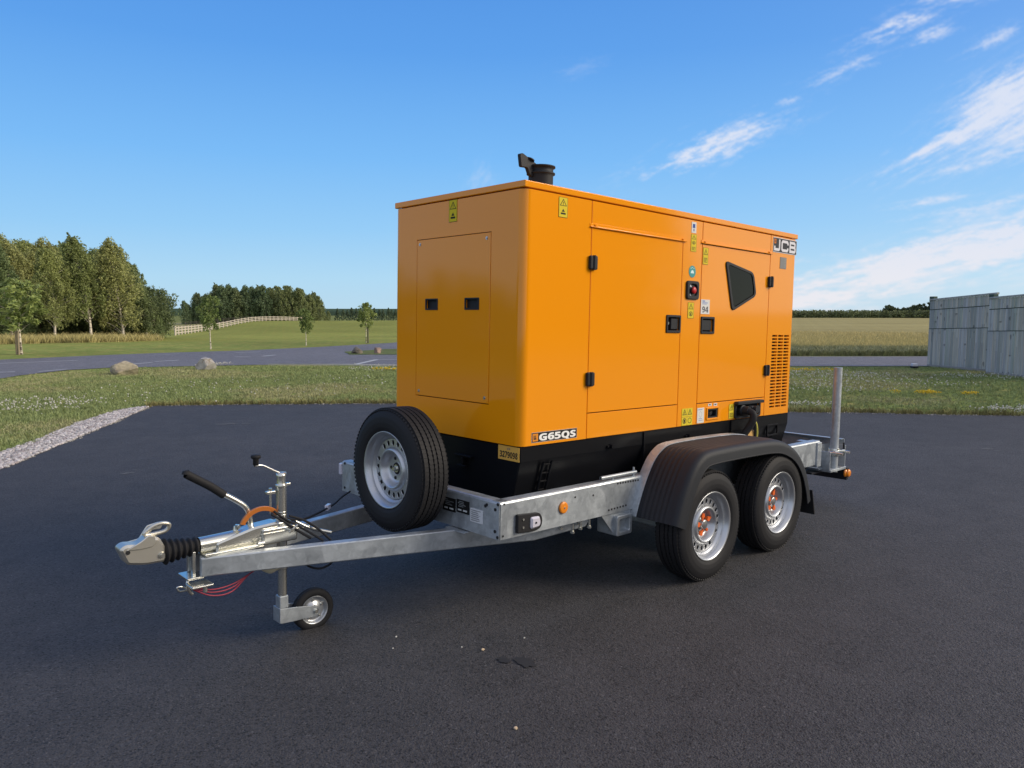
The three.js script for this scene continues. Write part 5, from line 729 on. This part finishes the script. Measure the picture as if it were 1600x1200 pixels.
// ---------------------------------------------------------------- rail fence over the rise
{
  const f = thing('rail_fence', 'long pale post and rail fence climbing over the rise in front of the copse', 'fence', [0, 0, 0]); const wood = std({ color: rgb(.50, .44, .36), roughness: .9 }); OFF.set(0, 0, 0);
  const key = [[275, 112], [300, 124], [332, 146], [368, 176], [395, 192], [417, 203], [454, 225], [478, 240]], pts = []; for (let i = 0; i < key.length - 1; i++) { const n = [5, 6, 6, 5, 4, 6, 4][i]; for (let k = 0; k < n; k++) pts.push([lerp(key[i][0], key[i + 1][0], k / n), lerp(key[i][1], key[i + 1][1], k / n)]); } pts.push(key[key.length - 1]);
  const P = pts.map(([px, D]) => { const [x, z] = at(px, D); return new THREE.Vector3(x, ground(x, z), z); });
  P.forEach((p, i) => { new MB().box(i ? .16 : .22, i ? 1.2 : 1.35, .16, [p.x, p.y + .58, p.z], .02, [0, .3, 0]).build('post', wood, f, { local: true }); if (i === P.length - 1) return; const q = P[i + 1]; for (const hh of [.30, .66, 1.02]) { const a = p.clone(), b = q.clone(); a.y += hh; b.y += hh; const L = a.distanceTo(b), m = new MB().add(new THREE.BoxGeometry(L, .13, .05)).build('rail', wood, f, { local: true }); m.position.copy(a.clone().add(b).multiplyScalar(.5)); m.rotation.order = 'YZX'; m.rotation.y = -Math.atan2(b.z - a.z, b.x - a.x); m.rotation.z = Math.asin((b.y - a.y) / L); } });
}
// dark wire fence behind it
{
  const f = thing('wire_fence', 'thin dark post and wire fence in front of the left half of the copse', 'fence', [0, 0, 0]); const m = std({ color: rgb(.09, .08, .07), roughness: .9 }); const P = []; for (let k = 0; k <= 14; k++) { const [x, z] = at(291 + k * 8.5, 214 + k * .8); P.push(new THREE.Vector3(x, ground(x, z), z)); }
  P.forEach((p, i) => { new MB().cyl(.07, 1.2, [p.x, p.y + .6, p.z], 'y', .07, 6).build('post', m, f, { local: true }); if (i < P.length - 1) for (const h of [.5, .85, 1.15]) new MB().tube([[p.x, p.y + h, p.z], [P[i + 1].x, P[i + 1].y + h, P[i + 1].z]], .035, 2, 4).build('wire', m, f, { local: true }); });
}
// ---------------------------------------------------------------- close-boarded wooden fence at the right
{
  const tex = texture(256, 512, (u, v, i, j) => { const g = fbm(u * 26, v * 2.2, 7, 4), k = .80 + .55 * (g - .5) + .12 * (hash2(i, j, 4) - .5), kn = sstep(.86, .95, vnoise(u * 7, v * 9, 5)); return [lin2s(.50 * k * (1 - .5 * kn)), lin2s(.505 * k * (1 - .5 * kn)), lin2s(.485 * k * (1 - .5 * kn))]; }, { rep: [1, .5] });
  const tones = [[1, 1, 1], [.82, .85, .84], [1.12, 1.08, 1.02], [.92, .98, .92], [.74, .78, .8], [1.02, 1.02, 1.08]].map((c) => std({ map: tex, color: rgb(...c), roughness: .92 })), postM = std({ color: rgb(.05, .085, .065), roughness: .8 }), capM = std({ map: tex, roughness: .9 });
  const fence = (label, a, b, h0, h1, nb, seed, yb) => {
    const L = Math.hypot(b[0] - a[0], b[1] - a[1]), f = thing('board_fence', label, 'fence', [a[0], 0, a[1]], null, -Math.atan2(b[1] - a[1], b[0] - a[0])); OFF.set(0, 0, 0); const R = rng(seed), bw = L / nb; const tiers = [[.0, .56], [.566, .855], [.862, 1.0]];
    for (let i = 0; i < nb; i++) { const H = lerp(h0, h1, (i + .5) / nb), mat = tones[Math.floor(R() * 6)]; for (const [t0, t1] of tiers) { const q = new MB().bb(i * bw + .004, (i + 1) * bw - .004, yb + t0 * H, yb + t1 * H - .006, -.012 + R() * .006, .012 + R() * .006, .002); const uvo = R() * 5; const m = q.build('board', R() < .75 ? mat : tones[Math.floor(R() * 6)], f, { local: true }); const uv = m.geometry.attributes.uv; for (let k = 0; k < uv.count; k++) uv.setXY(k, uv.getX(k) + uvo, uv.getY(k) + uvo * .3); } }
    for (const [t, hgt] of [[.561, .08], [.857, .08], [.03, .08]]) new MB().poly([[0, yb + t * h0 - hgt / 2], [L, yb + t * h1 - hgt / 2], [L, yb + t * h1 + hgt / 2], [0, yb + t * h0 + hgt / 2]], -.075, -.02, .003).build('back_rail', postM, f, { local: true });
    new MB().poly([[0, yb + h0], [L, yb + h1], [L, yb + h1 + .045], [0, yb + h0 + .045]], -.04, .045, .006).build('capping', capM, f, { local: true });
    new MB().bb(0, L, yb - .05, yb + .012, -.03, .022, .006).build('gravel_board', std({ color: rgb(.30, .29, .28), roughness: .95 }), f, { local: true });
    new MB().bb(-.05, .045, -.1, h0 + yb + .11, -.14, -.03, .01).build('post', postM, f, { local: true }); new MB().bb(-.07, .09, h0 + yb + .05, h0 + yb + .12, -.15, -.02, .008).build('post_cap', postM, f, { local: true });
    return f;
  };
  fence('weathered grey boarded fence panel set further back, left of the other panel', [20.75, -5.0], [19.62, -3.06], 1.79, 1.92, 25, 3, .05);
  fence('weathered grey boarded fence panel at the right edge, nearer than its neighbour', [19.05, -3.08], [17.6, -.95], 1.80, 1.93, 30, 4, .04);
}
renderer.render(scene, camera);
